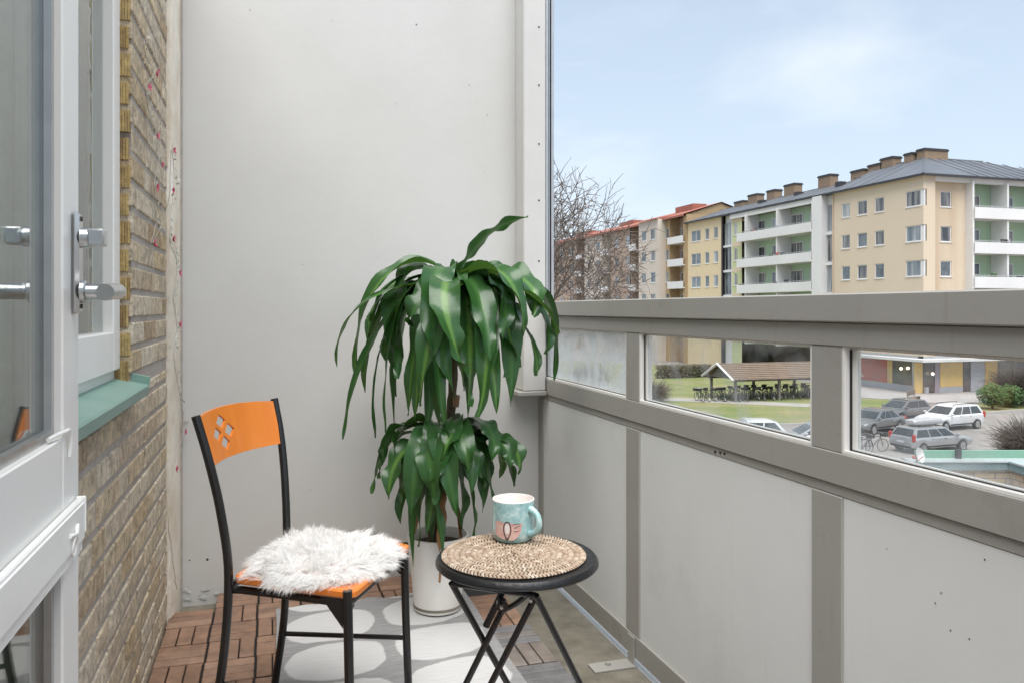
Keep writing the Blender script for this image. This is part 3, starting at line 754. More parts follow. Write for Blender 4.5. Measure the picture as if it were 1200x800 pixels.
def mat_mat():
    m, t, bs = nt('woven_rattan'); bs.inputs['Roughness'].default_value = .6
    g = t.nodes.new('ShaderNodeNewGeometry'); r = ramp(t, [(0, (.25, .17, .11)), (.3, (.37, .275, .195)), (.6, (.31, .23, .16)), (.85, (.42, .33, .245)), (1, (.50, .42, .335))]); t.links.new(g.outputs['Random Per Island'], r.inputs[0])
    t.links.new(r.outputs[0], bs.inputs['Base Color']); return m
MT['rattan'] = mat_mat(); MT['rattan_dark'] = simple('rattan_core', (.05, .03, .02), None, .8)
pc = at_d(604, 649.5, 1.0); dd_ = F * (H - TZ - .004) / (649.5 - 362); PMX, PMY = TX - .004, TY + .010
b = MB(); PR = .155; PZ = TZ - .0035
b.lathe([(0, .0035), (PR - .002, .0035), (PR, .001), (PR - .002, 0)], (PMX, PMY, PZ), 64, 1)
nr = 12; rnd = random.Random(2)
for k in range(nr):
    r0 = .006 + (PR - .006) * k / nr; r1 = .006 + (PR - .006) * (k + 1) / nr; rm = (r0 + r1) / 2
    n = max(8, int(2 * math.pi * rm / .0082))
    for j in range(n):
        a = 2 * math.pi * (j + .3 * k) / n; sl = .55 if k % 2 else -.55
        da = 2 * math.pi / n * .36; w = (r1 - r0) * .56
        hz = rnd.uniform(.0058, .0072)
        pts = []
        for (q, zz) in ((-1, .0030), (-.5, hz), (.5, hz), (1, .0030)):
            rr_ = rm + q * w; aa = a + q * sl * 2 * math.pi / n * .9
            pts.append([(PMX + rr_ * math.cos(aa + e2 * da), PMY + rr_ * math.sin(aa + e2 * da), PZ + zz - (.0018 if abs(e2) > .9 else 0)) for e2 in (-1, -.4, .4, 1)])
        b.grid(pts, 0)
tag(b.build('placemat', ['rattan', 'rattan_dark'], smooth='all'), 'round woven rattan placemat on the black folding table', 'placemat')

def mug_mat():
    m, t, bs = nt('turquoise_glaze'); bs.inputs['Roughness'].default_value = .18; bs.inputs['Coat Weight'].default_value = .3
    co = objco(t)
    n1 = N(t, 'ShaderNodeTexNoise', Scale=60, Detail=6, Roughness=.7); t.links.new(co, n1.inputs['Vector'])
    r = ramp(t, [(.32, (.22, .40, .41)), (.5, (.33, .52, .52)), (.66, (.54, .67, .65))]); t.links.new(n1.outputs['Fac'], r.inputs[0])
    t.links.new(r.outputs[0], bs.inputs['Base Color']); return m
MT['mug'] = mug_mat()
MT['mug_pink'] = simple('pink_glaze', (.66, .46, .40), (.62, .30, .27), .2, scale=70); MT['mug_dark'] = simple('dark_glaze', (.05, .035, .04), None, .2)
p = on_z(601, 629, TZ + .005); MGX, MGY, MGZ = PMX - .012, PMY + .065, PZ + .0072
p = at_d(601.5, 630, 1.0); dq = (H - MGZ) * F / (630 - 362); p = at_d(601.5, 630, dq); MGX, MGY = p.x, p.y
mug = empty('mug', (MGX, MGY, MGZ), 'turquoise glazed mug with a pink motif standing on the woven placemat', 'mug')
RM, HM = .0485, .092
b = MB(); b.lathe([(0, .004), (RM * .78, .004), (RM * .84, .0), (RM * .92, .004), (RM * .985, .016), (RM * 1.0, .03), (RM * .99, .06), (RM, HM - .002)], (MGX, MGY, MGZ), 56); body = b.build('cup_body', 'mug', mug, smooth=True)
b = MB(); b.lathe([(RM, HM - .002), (RM - .001, HM), (RM - .003, HM), (RM - .0042, HM - .003), (RM - .005, .03), (RM * .8, .010), (0, .009)], (MGX, MGY, MGZ), 56); b.build('lining', 'cupwhite', mug, smooth=True)
ang0 = math.atan2(-c_, -s_)     # towards the camera
ah = ang0 + R(52)
hp = []
for t_ in range(13):
    a = -math.pi / 2 + math.pi * t_ / 12; rr_ = RM * .97 + .026 * math.cos(a); zz = .046 + .027 * math.sin(a)
    hp.append((MGX + rr_ * math.cos(ah), MGY + rr_ * math.sin(ah), MGZ + zz))
b = MB(); b.tube(hp, [.0085] * 2 + [.0075] * 9 + [.0085] * 2, 14); b.build('cup_handle', 'mug', mug, smooth=True)
def onmug(a, z, lift=.0006): return (MGX + (RM + lift) * math.cos(ang0 + a), MGY + (RM + lift) * math.sin(ang0 + a), MGZ + z)
b = MB()   # pink glazed shape wrapping the lower front
up = [(-.95, .046), (-.75, .050), (-.5, .047), (-.25, .048), (0, .046), (.25, .045), (.42, .046)]; lo = [(-.95, .018), (-.75, .014), (-.5, .010), (-.25, .0085), (0, .009), (.22, .016), (.36, .030)]
G = []
for (a0, z0), (a1, z1) in zip(up, lo): G.append([onmug(a0 + (a1 - a0) * q, z0 + (z1 - z0) * q) for q in (0, .25, .5, .75, 1)])
b.grid(G); b.build('pink_motif', 'mug_pink', body, smooth='all')
b = MB()
loop = [(-.28 + .17 * math.sin(t), .033 + .017 * math.cos(t) - .006 * (1 if abs(math.sin(t)) < .3 and math.cos(t) < 0 else 0)) for t in [i * math.pi / 12 for i in range(25)]]
b.tube([onmug(a, z, .0012) for a, z in loop], .0011, 6)
for ln in ([(.05, .036), (.2, .040), (.33, .041)], [(.02, .030), (.15, .029), (.26, .031)], [(-.29, .016), (-.26, .011)], [(-.05, .044), (.1, .0455), (.3, .0455)]):
    b.tube([onmug(a, z, .0010) for a, z in ln], .0007, 5)
b.build('dark_outline', 'mug_dark', body)
b = MB(); c = [onmug(-.28 + .12 * math.sin(t), .035 + .012 * math.cos(t), .0011) for t in [i * math.pi / 12 for i in range(24)]]; b.face(c); b.build('white_motif', 'cupwhite', body)

# ================================================================= PLANT
PX, PY = .588, 2.883; PD = PX * s_ + PY * c_
plant = empty('potted_plant', (PX, PY, .012), 'tall dracaena with two drooping leaf heads in a white ceramic pot', 'plant')
b = MB(); pz = .014
b.lathe([(0, 0), (.080, 0), (.086, .003), (.088, .012), (.089, .03), (.098, .12), (.108, .235), (.112, .262), (.115, .27), (.114, .274), (.108, .274), (.104, .262), (.100, .235)], (PX, PY, pz), 56); pot = b.build('pot', 'pot', plant, smooth=True)
b = MB(); b.lathe([(.0885, .012), (.0905, .013), (.0905, .020), (.0893, .0215)], (PX, PY, pz), 56); b.build('pot_rim_line', 'concrete', pot, smooth=True)
b = MB(); b.lathe([(.101, .236), (.07, .242), (.03, .246), (0, .246)], (PX, PY, pz), 32); b.build('soil', 'soil', plant, smooth=True)
RT = Vector((c_, -s_, 0)); TW = Vector((-s_, -c_, 0))      # right and towards the viewer
M1 = PD / F
def pp(u, v, t=0.0):
    return at_d(u, v, PD - t)
cane1 = smoothpath([pp(511, 640), pp(517, 585, .01), pp(527, 500, .01), pp(532, 420, .0), pp(533, 345, 0)], 8)
b = MB(); b.tube(cane1, [.017 + .002 * math.sin(i * 2.1) for i in range(len(cane1))], 12)
b.build('cane', 'cane', plant, smooth=True)
cane2 = smoothpath([pp(505, 640, .03), pp(507, 590, .045), pp(514, 540, .05), pp(518, 508, .045)], 8)
b = MB(); b.tube(cane2, [.013 + .0015 * math.sin(i * 2.3) for i in range(len(cane2))], 12); b.build('cane', 'cane', plant, smooth=True)
b = MB(); b.tube([pp(534, 476, .03), pp(535, 463, .035)], [.012, .0135], 12); b.build('cut_stub', 'cut', plant)
rnd = random.Random(21)
def leaf(name, P0, P1, P2, P3, W, twist=0.0, wav=1.0, mat='leaf', n=26, seed=0):
    W *= 1.26; sp = bez(P0, P1, P2, P3, n); b = MB(); rows = []; att = []; fold = rnd.uniform(.1, .75); ph = rnd.uniform(0, 6)
    prev = None
    for i, p in enumerate(sp):
        t = i / n; tg = (sp[min(i + 1, n)] - sp[max(i - 1, 0)]).normalized()
        sd = tg.cross(Vector((0, 0, 1)))
        if sd.length < .25:
            sd = prev if prev is not None else Vector(RT)
        sd = (sd - tg * sd.dot(tg)).normalized()
        if prev is not None and sd.dot(prev) < 0: sd = -sd
        if prev is not None: sd = (sd * .35 + prev * .65); sd = (sd - tg * sd.dot(tg)).normalized()
        prev = sd; tw = twist * t
        nm = sd.cross(tg).normalized()
        if nm.z < 0 and i == 0: nm = -nm
        s2 = sd * math.cos(tw) + nm * math.sin(tw); n2 = nm * math.cos(tw) - sd * math.sin(tw)
        w = W * (.30 + .70 * min(1, t / .34)**.9) * (1 - max(0, (t - .45) / .55)**1.9) ** .85 + .0006
        fl_ = fold * (1 - .6 * t)
        row = []
        for j, q in enumerate((-1, -.55, -.12, .12, .55, 1)):
            e1 = .13 * W * wav * (math.sin(ph + t * 17 + (1.7 if q > 0 else 0)) + .5 * math.sin(ph * 2 + t * 31 * q)) * abs(q)**2
            row.append(p + s2 * q * w * .5 + n2 * (abs(q) * w * .5 * fl_ + e1))
            att.append(abs(q) if abs(q) > .2 else 0.0)
        rows.append(row)
    b.grid(rows); b.a = att
    if mat == 'leaf' and rnd.random() < .38: mat = 'leaf_striped'
    o = b.build(name, mat, plant, smooth='all')
    return o
def drop(head, tipu, tipv, tdep, W, rise=.10, out=.5, twist=None, mat='leaf', name='leaf', hang=.55, cu=None):
    """arching strap leaf from the head to the measured tip"""
    P0 = head + Vector((rnd.uniform(-.012, .012), rnd.uniform(-.012, .012), rnd.uniform(-.05, .02)))
    P3 = pp(tipu, tipv, tdep); dv = P3 - P0; hz = Vector((dv.x, dv.y, 0)); L = dv.length
    k = rnd.uniform(.45, .95); rise *= rnd.uniform(.55, 1.0)
    side = Vector((-hz.y, hz.x, 0)) * rnd.uniform(-.28, .28)
    P1 = P0 + hz * out * k + Vector((0, 0, rise)) + side
    P2 = P0 + hz * (.92 + .22 * rnd.random()) + Vector((0, 0, dv.z + rnd.uniform(.35, .85) * abs(dv.z) + .3 * rise)) + side
    leaf(name, P0, P1, P2, P3, W, rnd.uniform(-.9, .9) if twist is None else twist, rnd.uniform(.5, 1.4), mat)
h1 = pp(533, 332, 0)
# upright young leaves
leaf('leaf', h1, pp(545, 300, .02), pp(575, 258, .02), pp(619, 255, .05), .062, .5, .9)
leaf('leaf', h1, pp(531, 315, .01), pp(532, 310, .01), pp(530, 303, .01), .022, .2, .3)
leaf('leaf', h1, pp(548, 318, .03), pp(560, 305, .08), pp(577, 312, .10), .045, .4, .8)
top = [ # tip u, v, towards viewer, width, rise, out
 (395, 433, .10, .050, .16, .8), (402, 509, .12, .036, .10, .8), (439, 508, .10, .036, .12, .9), (451, 512, .16, .055, .13, .9), (478, 380, .20, .085, .15, .9),
 (533, 468, .30, .086, .11, .9), (491, 470, .28, .088, .12, .9), (560, 488, .30, .082, .12, .9), (582, 490, .26, .074, .12, .9), (598, 473, .20, .078, .13, .9),
 (614, 396, .24, .085, .14, .9), (653, 398, .10, .062, .16, .9), (640, 416, .14, .060, .14, .9), (649, 444, .06, .056, .14, .9), (630, 444, .12, .066, .13, .9),
 (640, 348, .05, .045, .12, .7), (434, 372, .02, .055, .14, .8), (432, 408, .04, .044, .13, .8), (427, 454, -.02, .040, .12, .9), (500, 512, .18, .060, .10, .9),
 (479, 486, .10, .062, .12, .9), (466, 440, .16, .072, .13, .9), (505, 440, .33, .074, .13, .9), (545, 430, .34, .072, .14, .9), (574, 425, .30, .07, .14, .9),
 (452, 425, .02, .06, .14, .9), (622, 425, -.05, .06, .14, .9), (590, 440, -.14, .07, .15, .9), (545, 455, -.22, .07, .15, .9), (500, 450, -.22, .07, .15, .9), (465, 460, -.14, .07, .14, .9),
 (480, 395, -.22, .07, .16, .9), (572, 390, -.24, .07, .16, .9), (520, 400, -.28, .07, .16, .9), (612, 380, -.10, .06, .16, .9), (488, 420, .24, .07, .14, .9),
 (588, 400, .28, .06, .16, .9), (442, 398, .10, .055, .15, .9),
 (515, 505, .22, .066, .12, .9), (487, 500, .16, .06, .12, .9), (548, 492, .20, .066, .12, .9), (417, 440, .08, .05, .15, .9), (463, 505, .06, .05, .12, .9), (606, 425, .16, .08, .15, .9), (625, 372, .18, .082, .15, .9), (470, 356, .12, .07, .12, .8), (592, 352, .14, .07, .12, .8), (520, 495, .30, .075, .12, .9), (548, 470, .26, .08, .12, .9)]
for (u, v, t, w, r_, o_) in [q for i, q in enumerate(top) if i not in (22, 26, 31, 32, 35, 37)]: drop(h1, u, v + rnd.uniform(-6, 6), t, w * rnd.uniform(.82, 1.18), r_ * rnd.uniform(.3, 1.75), o_ * rnd.uniform(.75, 1.1))
h2 = pp(518, 508, .05)
low = [(436, 578, .10, .045, .10), (456, 584, .20, .072, .09), (482, 603, .26, .074, .10), (536, 606, .28, .078, .10), (512, 590, .30, .070, .10), (602, 570, .08, .066, .12), (596, 545, .16, .074, .12),
 (567, 572, .18, .060, .10), (552, 578, .24, .064, .10), (470, 613, .12, .052, .10), (484, 664, .20, .046, .08), (520, 645, .26, .060, .08), (557, 627, .16, .062, .10), (578, 590, .10, .060, .11), (500, 625, .22, .060, .09),
 (446, 560, .0, .05, .10), (470, 570, -.10, .06, .10), (560, 560, -.14, .06, .11), (585, 560, -.06, .06, .12), (520, 570, -.18, .06, .1), (498, 560, .26, .066, .11), (548, 555, .28, .066, .11), (462, 545, .14, .06, .11), (575, 540, .22, .06, .12),
 (507, 640, .10, .05, .08), (542, 620, .05, .055, .09),
 (528, 585, .22, .07, .13), (470, 590, .16, .066, .13), (565, 600, .10, .06, .13), (448, 545, .08, .055, .14), (592, 530, .10, .06, .14), (505, 565, .30, .07, .13), (540, 545, .26, .07, .14), (490, 640, .14, .055, .10), (606, 555, .12, .055, .13), (515, 540, .28, .065, .13)]
for (u, v, t, w, r_) in low: drop(h2, u, v, t, w * rnd.uniform(.85, 1.15), r_ * rnd.uniform(.9, 1.4), .9)
drop(pp(510, 560, .04), 514, 682, .13, .036, .03, .9, 1.2, 'dead', 'withered_leaf')
drop(pp(508, 570, .04), 487, 626, .09, .026, .03, .9, 1.0, 'dead', 'withered_leaf')
drop(pp(512, 575, .02), 541, 642, .02, .022, .03, .9, 1.5, 'dead', 'withered_leaf')

# ================================================================= OUTSIDE : ground
MT['asphalt'] = simple('worn_asphalt', (.19, .175, .16), (.29, .265, .245), .9, scale=.35, bmp=.2, bscale=8)
MT['path'] = simple('path_gravel', (.34, .32, .29), (.28, .265, .24), .95, scale=.5)
MT['paving'] = simple('pavement_slabs', (.36, .34, .33), (.30, .285, .275), .9, scale=.4)
MT['kerb'] = simple('kerb_stone', (.42, .40, .38), None, .8)
MT['paint_line'] = simple('road_paint', (.6, .6, .58), None, .7)
MT['grass'] = simple('winter_lawn', (.125, .165, .045), (.25, .215, .105), .95, scale=.3, bmp=.4, bscale=6, detail=9)
def sheet(name, pts, z, mat, th=0.0, inset=None):
    b = MB(); P = [Vector((p[0], p[1], z)) for p in pts]
    b.face(P)
    if th:
        for i in range(len(P)):
            p, q = P[i], P[(i + 1) % len(P)]; b.face([p - Vector((0, 0, th)), q - Vector((0, 0, th)), q, p])
    return tag(b.build(name, mat), kind='structure')
b = MB(); b.face([(-300, -300, GZ), (900, -300, GZ), (900, 1500, GZ), (-300, 1500, GZ)]); tag(b.build('ground', 'asphalt'), kind='structure')
G_ = lambda *uv: [on_z(u, v, GZ) for u, v in uv]
sheet('lawn', G_((560, 520), (700, 505), (800, 500), (945, 497), (1000, 493), (1040, 490), (1090, 485), (1085, 474), (1060, 470), (1000, 467), (960, 452), (900, 440), (800, 429), (680, 424), (560, 424)), GZ + .10, 'grass', .10)
sheet('path', G_((560, 470), (800, 471), (945, 478), (1000, 476), (1000, 473), (945, 474), (800, 467), (560, 466)), GZ + .104, 'path')
sheet('pavement', G_((1000, 466.5), (1062, 469.5), (1088, 473), (1110, 473), (1200, 472), (1330, 472), (1330, 462), (1076, 459), (1000, 452), (958, 446)), GZ + .12, 'paving', .12)
sheet('verge', G_((1126, 481), (1142, 484), (1160, 484), (1200, 481), (1290, 478), (1290, 473.2), (1200, 473.2), (1122, 475)), GZ + .13, 'grass', .13)
b = MB()
def kerb(b, uv):
    P = smoothpath(G_(*uv), 4)
    for i in range(len(P) - 1):
        p, q = P[i], P[i + 1]; n = (q - p).cross(Vector((0, 0, 1))).normalized() * .09
        t = Vector((0, 0, .15)); b.face([p - n, q - n, q - n + t, p - n + t]); b.face([p - n + t, q - n + t, q + n + t, p + n + t]); b.face([p + n + t, q + n + t, q + n, p + n])
kerb(b, [(1122, 475), (1126, 481.3), (1142, 484.4), (1160, 484.4), (1200, 481.4), (1290, 478.4)]); kerb(b, [(800, 500.6), (945, 497.6), (1000, 493.6), (1040, 490.6), (1090.6, 485.4), (1085.6, 474)])
tag(b.build('kerb', 'kerb'), kind='structure')

# ================================================================= OUTSIDE : apartment buildings
XF = 54.6; YF = 55.7; ZEAVE = H + 11.8; ZRIDGE = H + 14.5
MT['cream'] = simple('cream_render', (.64, .535, .41), (.60, .49, .37), .9, scale=.15)
MT['cream_stained'] = simple('stained_render', (.52, .40, .28), (.64, .535, .41), .9, scale=.35, stretch=(1, 1, .12))
MT['yellow'] = simple('yellow_render', (.68, .555, .37), (.64, .515, .335), .9, scale=.15)
MT['lime'] = simple('lime_render', (.55, .57, .33), None, .9, scale=.3)
MT['green'] = simple('green_render', (.42, .55, .39), (.38, .50, .36), .9, scale=.3)
MT['bwhite'] = simple('building_white', (.70, .69, .68), (.64, .63, .62), .8, scale=.3)
MT['bbeige'] = simple('pale_render', (.58, .51, .44), (.54, .475, .41), .9, scale=.2)
MT['bbrick'] = simple('brown_brick_far', (.42, .30, .17), (.36, .25, .14), .9, scale=3)
MT['rbrick'] = simple('reddish_brick_far', (.42, .315, .245), (.37, .27, .205), .9, scale=3)
MT['chbrick'] = None
def far_brick(name, c1, c2, cm, sc=6.0):
    m, t, bs = nt(name); bs.inputs['Roughness'].default_value = .9
    tc = t.nodes.new('ShaderNodeTexCoord'); sp = t.nodes.new('ShaderNodeSeparateXYZ'); t.links.new(tc.outputs['Object'], sp.inputs[0])
    ad = N(t, 'ShaderNodeMath', operation='ADD'); t.links.new(sp.outputs[0], ad.inputs[0]); t.links.new(sp.outputs[1], ad.inputs[1])
    cb = t.nodes.new('ShaderNodeCombineXYZ'); t.links.new(ad.outputs[0], cb.inputs[0]); t.links.new(sp.outputs[2], cb.inputs[1])
    br = t.nodes.new('ShaderNodeTexBrick'); br.inputs['Scale'].default_value = sc; br.inputs['Color1'].default_value = (*c1, 1); br.inputs['Color2'].default_value = (*c2, 1); br.inputs['Mortar'].default_value = (*cm, 1)
    br.inputs['Brick Width'].default_value = .55; br.inputs['Row Height'].default_value = .22; br.inputs['Mortar Size'].default_value = .02
    t.links.new(cb.outputs[0], br.inputs['Vector']); t.links.new(br.outputs['Color'], bs.inputs['Base Color']); return m
MT['chbrick'] = far_brick('chimney_brick', (.24, .165, .105), (.30, .21, .14), (.16, .13, .10), 2.2)
MT['abrick'] = far_brick('annex_brick', (.40, .23, .07), (.55, .35, .13), (.11, .08, .05), 1.7)
MT['droof'] = simple('dark_metal_roof', (.085, .095, .11), (.12, .13, .145), .45, scale=.4, spec=.5)
MT['rroof'] = simple('red_tile_roof', (.34, .125, .085), (.27, .10, .07), .8, scale=1.2)
MT['rroof2'] = simple('brown_tile_roof', (.33, .17, .095), (.28, .15, .085), .85, scale=1.2)
MT['edge'] = simple('dark_roof_edge', (.04, .04, .045), None, .6)
MT['copper'] = simple('green_sheet_metal', (.17, .34, .25), (.22, .38, .29), .5, scale=1.2)
MT['teal_sheet'] = simple('teal_sheet_metal', (.13, .21, .22), (.19, .28, .29), .5, scale=1.4)
MT['pale_sheet'] = simple('pale_sheet_metal', (.42, .46, .46), None, .4)
MT['stairglass'] = simple('stair_glazing', (.085, .085, .082), (.13, .13, .125), .25, scale=.6)
MT['shopred'] = simple('red_shop_panel', (.50, .085, .045), (.36, .12, .08), .6, scale=.8)
MT['shopyellow'] = simple('yellow_shop_panel', (.72, .50, .20), None, .7, scale=.3)
MT['shopmauve'] = simple('mauve_pier', (.36, .32, .36), None, .7)
MT['shopdark'] = simple('shop_glass', (.04, .045, .05), (.16, .15, .14), .1, scale=.5, spec=.8)
MT['ltgrey'] = simple('pale_grey_panel', (.42, .43, .45), None, .6)

MT['evergreen'] = simple('evergreen_leaf', (.045, .10, .025), (.08, .14, .035), .7, scale=4)
MT['hedge'] = simple('brown_hedge_leaf', (.085, .075, .05), (.13, .11, .075), .9, scale=3)
MT['trim'] = simple('black_trim', (.02, .02, .022), None, .6)
class Facade:
    """a wall plane: a = metres along it, z = height; dep = metres inwards"""
    def __init__(s, axis, pos, inward): s.axis, s.pos, s.inw = axis, pos, inward
    def P(s, a, z, d=0.0):
        q = s.pos + s.inw * d
        return (q, a, z) if s.axis == 'x' else (a, q, z)
    def wall(s, b, a0, a1, z0, z1, holes, dep=.18, m=0):
        A = sorted({a0, a1, *[h[0] for h in holes], *[h[1] for h in holes]}); Z = sorted({z0, z1, *[h[2] for h in holes], *[h[3] for h in holes]})
        for i in range(len(A) - 1):
            for j in range(len(Z) - 1):
                ca, cz = (A[i] + A[i + 1]) / 2, (Z[j] + Z[j + 1]) / 2
                if any(h[0] < ca < h[1] and h[2] < cz < h[3] for h in holes): continue
                b.face([s.P(A[i], Z[j]), s.P(A[i + 1], Z[j]), s.P(A[i + 1], Z[j + 1]), s.P(A[i], Z[j + 1])], m)
        for (h0, h1, k0, k1) in holes:
            for (p, q) in (((h0, k0), (h1, k0)), ((h1, k0), (h1, k1)), ((h1, k1), (h0, k1)), ((h0, k1), (h0, k0))):
                if p[0] == q[0] == a0: continue
                b.face([s.P(*p), s.P(*q), s.P(*q, dep), s.P(*p, dep)], m)
    def bar(s, b, a0, a1, z0, z1, d0, d1, m=0):
        P = [s.P(a, z, d) for d in (d0, d1) for z in (z0, z1) for a in (a0, a1)]; i = len(b.v); b.v += P
        for q in ((0, 1, 3, 2), (4, 6, 7, 5), (0, 4, 5, 1), (2, 3, 7, 6), (0, 2, 6, 4), (1, 5, 7, 3)): b.f.append(tuple(i + k for k in q)); b.m.append(m)
    def window(s, par, a0, a1, z0, z1, dep=.12, posts=1, fw=.09, sill=True, frame='bwhite'):
        b = MB(); d0, d1 = dep - .06, dep
        s.bar(b, a0, a0 + fw, z0, z1, d0, d1); s.bar(b, a1 - fw, a1, z0, z1, d0, d1); s.bar(b, a0 + fw, a1 - fw, z0, z0 + fw, d0, d1); s.bar(b, a0 + fw, a1 - fw, z1 - fw, z1, d0, d1)
        for k in range(1, posts): 
            m = a0 + (a1 - a0) * k / posts; s.bar(b, m - fw / 2, m + fw / 2, z0 + fw, z1 - fw, d0 + .005, d1)
        if sill: s.bar(b, a0 - .05, a1 + .05, z0 - .06, z0 - .002, -.06, d0)
        f = b.build('window', frame, par)
        b = MB(); s.bar(b, a0 + fw * .5, a1 - fw * .5, z0 + fw * .5, z1 - fw * .5, d1 - .035, d1 - .01); b.build('pane', rndw.choice(FARG), f)
        return f
rndw = random.Random(9)
ROW = [H + 9.80, H + 6.68, H + 3.58, H + .48]      # window centres per storey
bA = empty('apartment_building', (XF, YF, GZ), 'cream corner apartment building with dark hipped roof and green balcony recesses', 'building')
FX = Facade('x', XF, 1); FY = Facade('y', YF, 1)
yU = lambda u, X=XF: on_x(u, 300, X).y
xU = lambda u, Y=YF: on_y(u, 300, Y).x
ZSH = GZ + 3.35                                     # top of the shop floor
DPB = 10.7                                          # depth of the block
# --- cream section on the long side
yc0, yc1 = YF, yU(976)
holes = []
for zc in ROW:
    for (u0, u1) in ((986, 996), (1004.5, 1016), (1025, 1036)): holes.append((yU(u1), yU(u0), zc - .72, zc + .66))
    holes.append((YF + .02, yU(1061), zc - .72, zc + .72))
b = MB(); FX.wall(b, YF, yc1, ZSH, ZEAVE, [h for h in holes if h[0] > YF + .1] + [(YF, h[1], h[2], h[3]) for h in holes if h[0] <= YF + .1])
# side facing the square, up to the set back
xs = xU(1096); hy = []
for zc in ROW: hy.append((XF, xU(1086), zc - .72, zc + .72))
FY.wall(b, XF, xs, ZSH, ZEAVE, hy)
b.build('cream_wall', 'cream', bA)
for zc in ROW:
    for (u0, u1) in ((986, 996), (1004.5, 1016), (1025, 1036)): FX.window(bA, yU(u1), yU(u0), zc - .72, zc + .66)
    # corner window wrapping the edge
    f = FX.window(bA, YF + .30, yU(1061), zc - .72, zc + .72, posts=1)
    b = MB(); FY.bar(b, XF + .10, XF + .42, zc - .72, zc + .72, .04, .13); FX.bar(b, YF + .131, YF + .30, zc - .72, zc + .72, .06, .14); FY.bar(b, xU(1086) - .09, xU(1086), zc - .72, zc + .72, .04, .12)
    FY.bar(b, XF + .42, xU(1086) - .09, zc - .72, zc - .63, .04, .12); FY.bar(b, XF + .42, xU(1086) - .09, zc + .63, zc + .72, .04, .12); b.build('corner_frame', 'bwhite', f)
    b = MB(); FY.bar(b, XF + .40, xU(1086) - .05, zc - .66, zc + .66, .08, .11); b.build('pane', 'farglass', f)
# --- set-back strip with one window per floor
FS = Facade('y', YF + .55, 1); xe = xU(1138)
hs = [(xU(1108), xU(1121), zc - .72, zc + .70) for zc in ROW]
b = MB(); FS.wall(b, xs, xe, ZSH, ZEAVE - .2, hs); b.face([(xs, YF, ZSH), (xs, YF + .55, ZSH), (xs, YF + .55, ZEAVE - .2), (xs, YF, ZEAVE - .2)])
b.build('stained_wall', 'cream_stained', bA)
for h in hs: FS.window(bA, *h)
# --- balcony stack facing the square
XEND = XF + 20.5
def balconies(fac, a0, a1, wallmat, dirn, dens, proj, topz, fins=True, dep=1.5, backs=None):
    """white fronted loggias; a runs a0..a1; dens = bay edges"""
    b = MB(); fac.bar(b, a0, a1, ZSH, topz, dep + .02, dep + .3); b.build('recess_wall', wallmat, bA)
    b = MB()
    for zc in ROW:
        fac.bar(b, a0, a1, zc - 1.75, zc - 1.58, -proj + .02, dep)
    for e in dens: fac.bar(b, e - .10, e + .10, ZSH, topz, -proj + .12, dep)
    b.build('slabs_and_fins', 'bwhite', bA)
    for i, zc in enumerate(ROW):
        b = MB(); fac.bar(b, a0, a1, zc - 1.72, zc - .72, -proj - .05, -proj + .015); bal_ = b.build('balcony_front', 'bwhite', bA)
        b = MB(); fac.bar(b, a0 + .05, a1 - .05, zc - .62, zc - .57, -proj - .03, -proj)
        n = int((a1 - a0) / .9)
        for k in range(n + 1): a = a0 + .08 + (a1 - a0 - .16) * k / n; fac.bar(b, a - .02, a + .02, zc - .72, zc - .62, -proj - .025, -proj - .005)
        b.build('rail', 'ltgrey', bal_)
        for _ in range(rndw.randint(2, 4)):
            a = rndw.uniform(a0 + .4, a1 - .8); w_ = rndw.uniform(.25, .7); b = MB(); fac.bar(b, a, a + w_, zc - .72, zc - .72 + rndw.uniform(.12, .34), -proj + .03, -proj + .2); b.build('planter', rndw.choice(['trim', 'evergreen', 'ltgrey', 'shopred', 'hedge']), bal_)
fb = Facade('y', YF + .02, 1)
xb = [xU(1138) + .05, xU(1179), xU(1226), XEND]
balconies(fb, xb[0], xb[-1], 'green', 1, xb, .35, ZEAVE - .35)
fbb = Facade('y', YF + .02 + 1.5, 1)
for zc in ROW:
    for k in range(3):
        a = xb[k] + .35
        w = min(xb[k + 1] - xb[k] - .6, 2.2)
        fbb.window(bA, a + .1, a + w, zc - .5 if k % 2 == 0 else zc - 1.2, zc + .65, dep=.0, posts=1 if k % 2 == 0 else 3, sill=False)
# --- stair tower and balcony stack on the long side
ys0, ys1, ys2 = yU(976), yU(967.5), yU(957)
b = MB(); FX.bar(b, ys1, ys2, GZ, ZEAVE - .15, -.55, .3); b.build('pilaster', 'bwhite', bA)
b = MB(); FX.bar(b, ys0, ys1, GZ, ZEAVE - .1, .30, .5)
for zc in ROW: FX.bar(b, ys0, ys1, zc - .62 - 1.6, zc - .30 - 1.6, .05, .30)
b.build('stair_wall', 'bwhite', bA)
for zc in ROW:
    FX.window(bA, ys0 + .05, ys1 - .05, zc - 1.85, zc + .85, dep=.26, posts=2, fw=.07, sill=False, frame='ltgrey')
yb = [ys2, yU(915), yU(878), yU(869.5)]
yb_r = yb
FB = Facade('x', XF - .25, 1)
balconies(FB, yb[0], yb[-1], 'green', 1, yb[:3], .45, ZEAVE - .55)
FBB = Facade('x', XF - .25 + 1.5, 1)
for zc in ROW:
    for (u0, u1, lo, ps) in ((950, 955.5, -.55, 1), (927, 941.5, -1.2, 2), (905, 913, -.55, 1), (889, 897, -1.2, 1), (872, 876, -1.2, 1)):
        FBB.window(bA, yU(u1, XF + 1.25), yU(u0, XF + 1.25), zc + lo, zc + .72, dep=.0, posts=ps, sill=False)
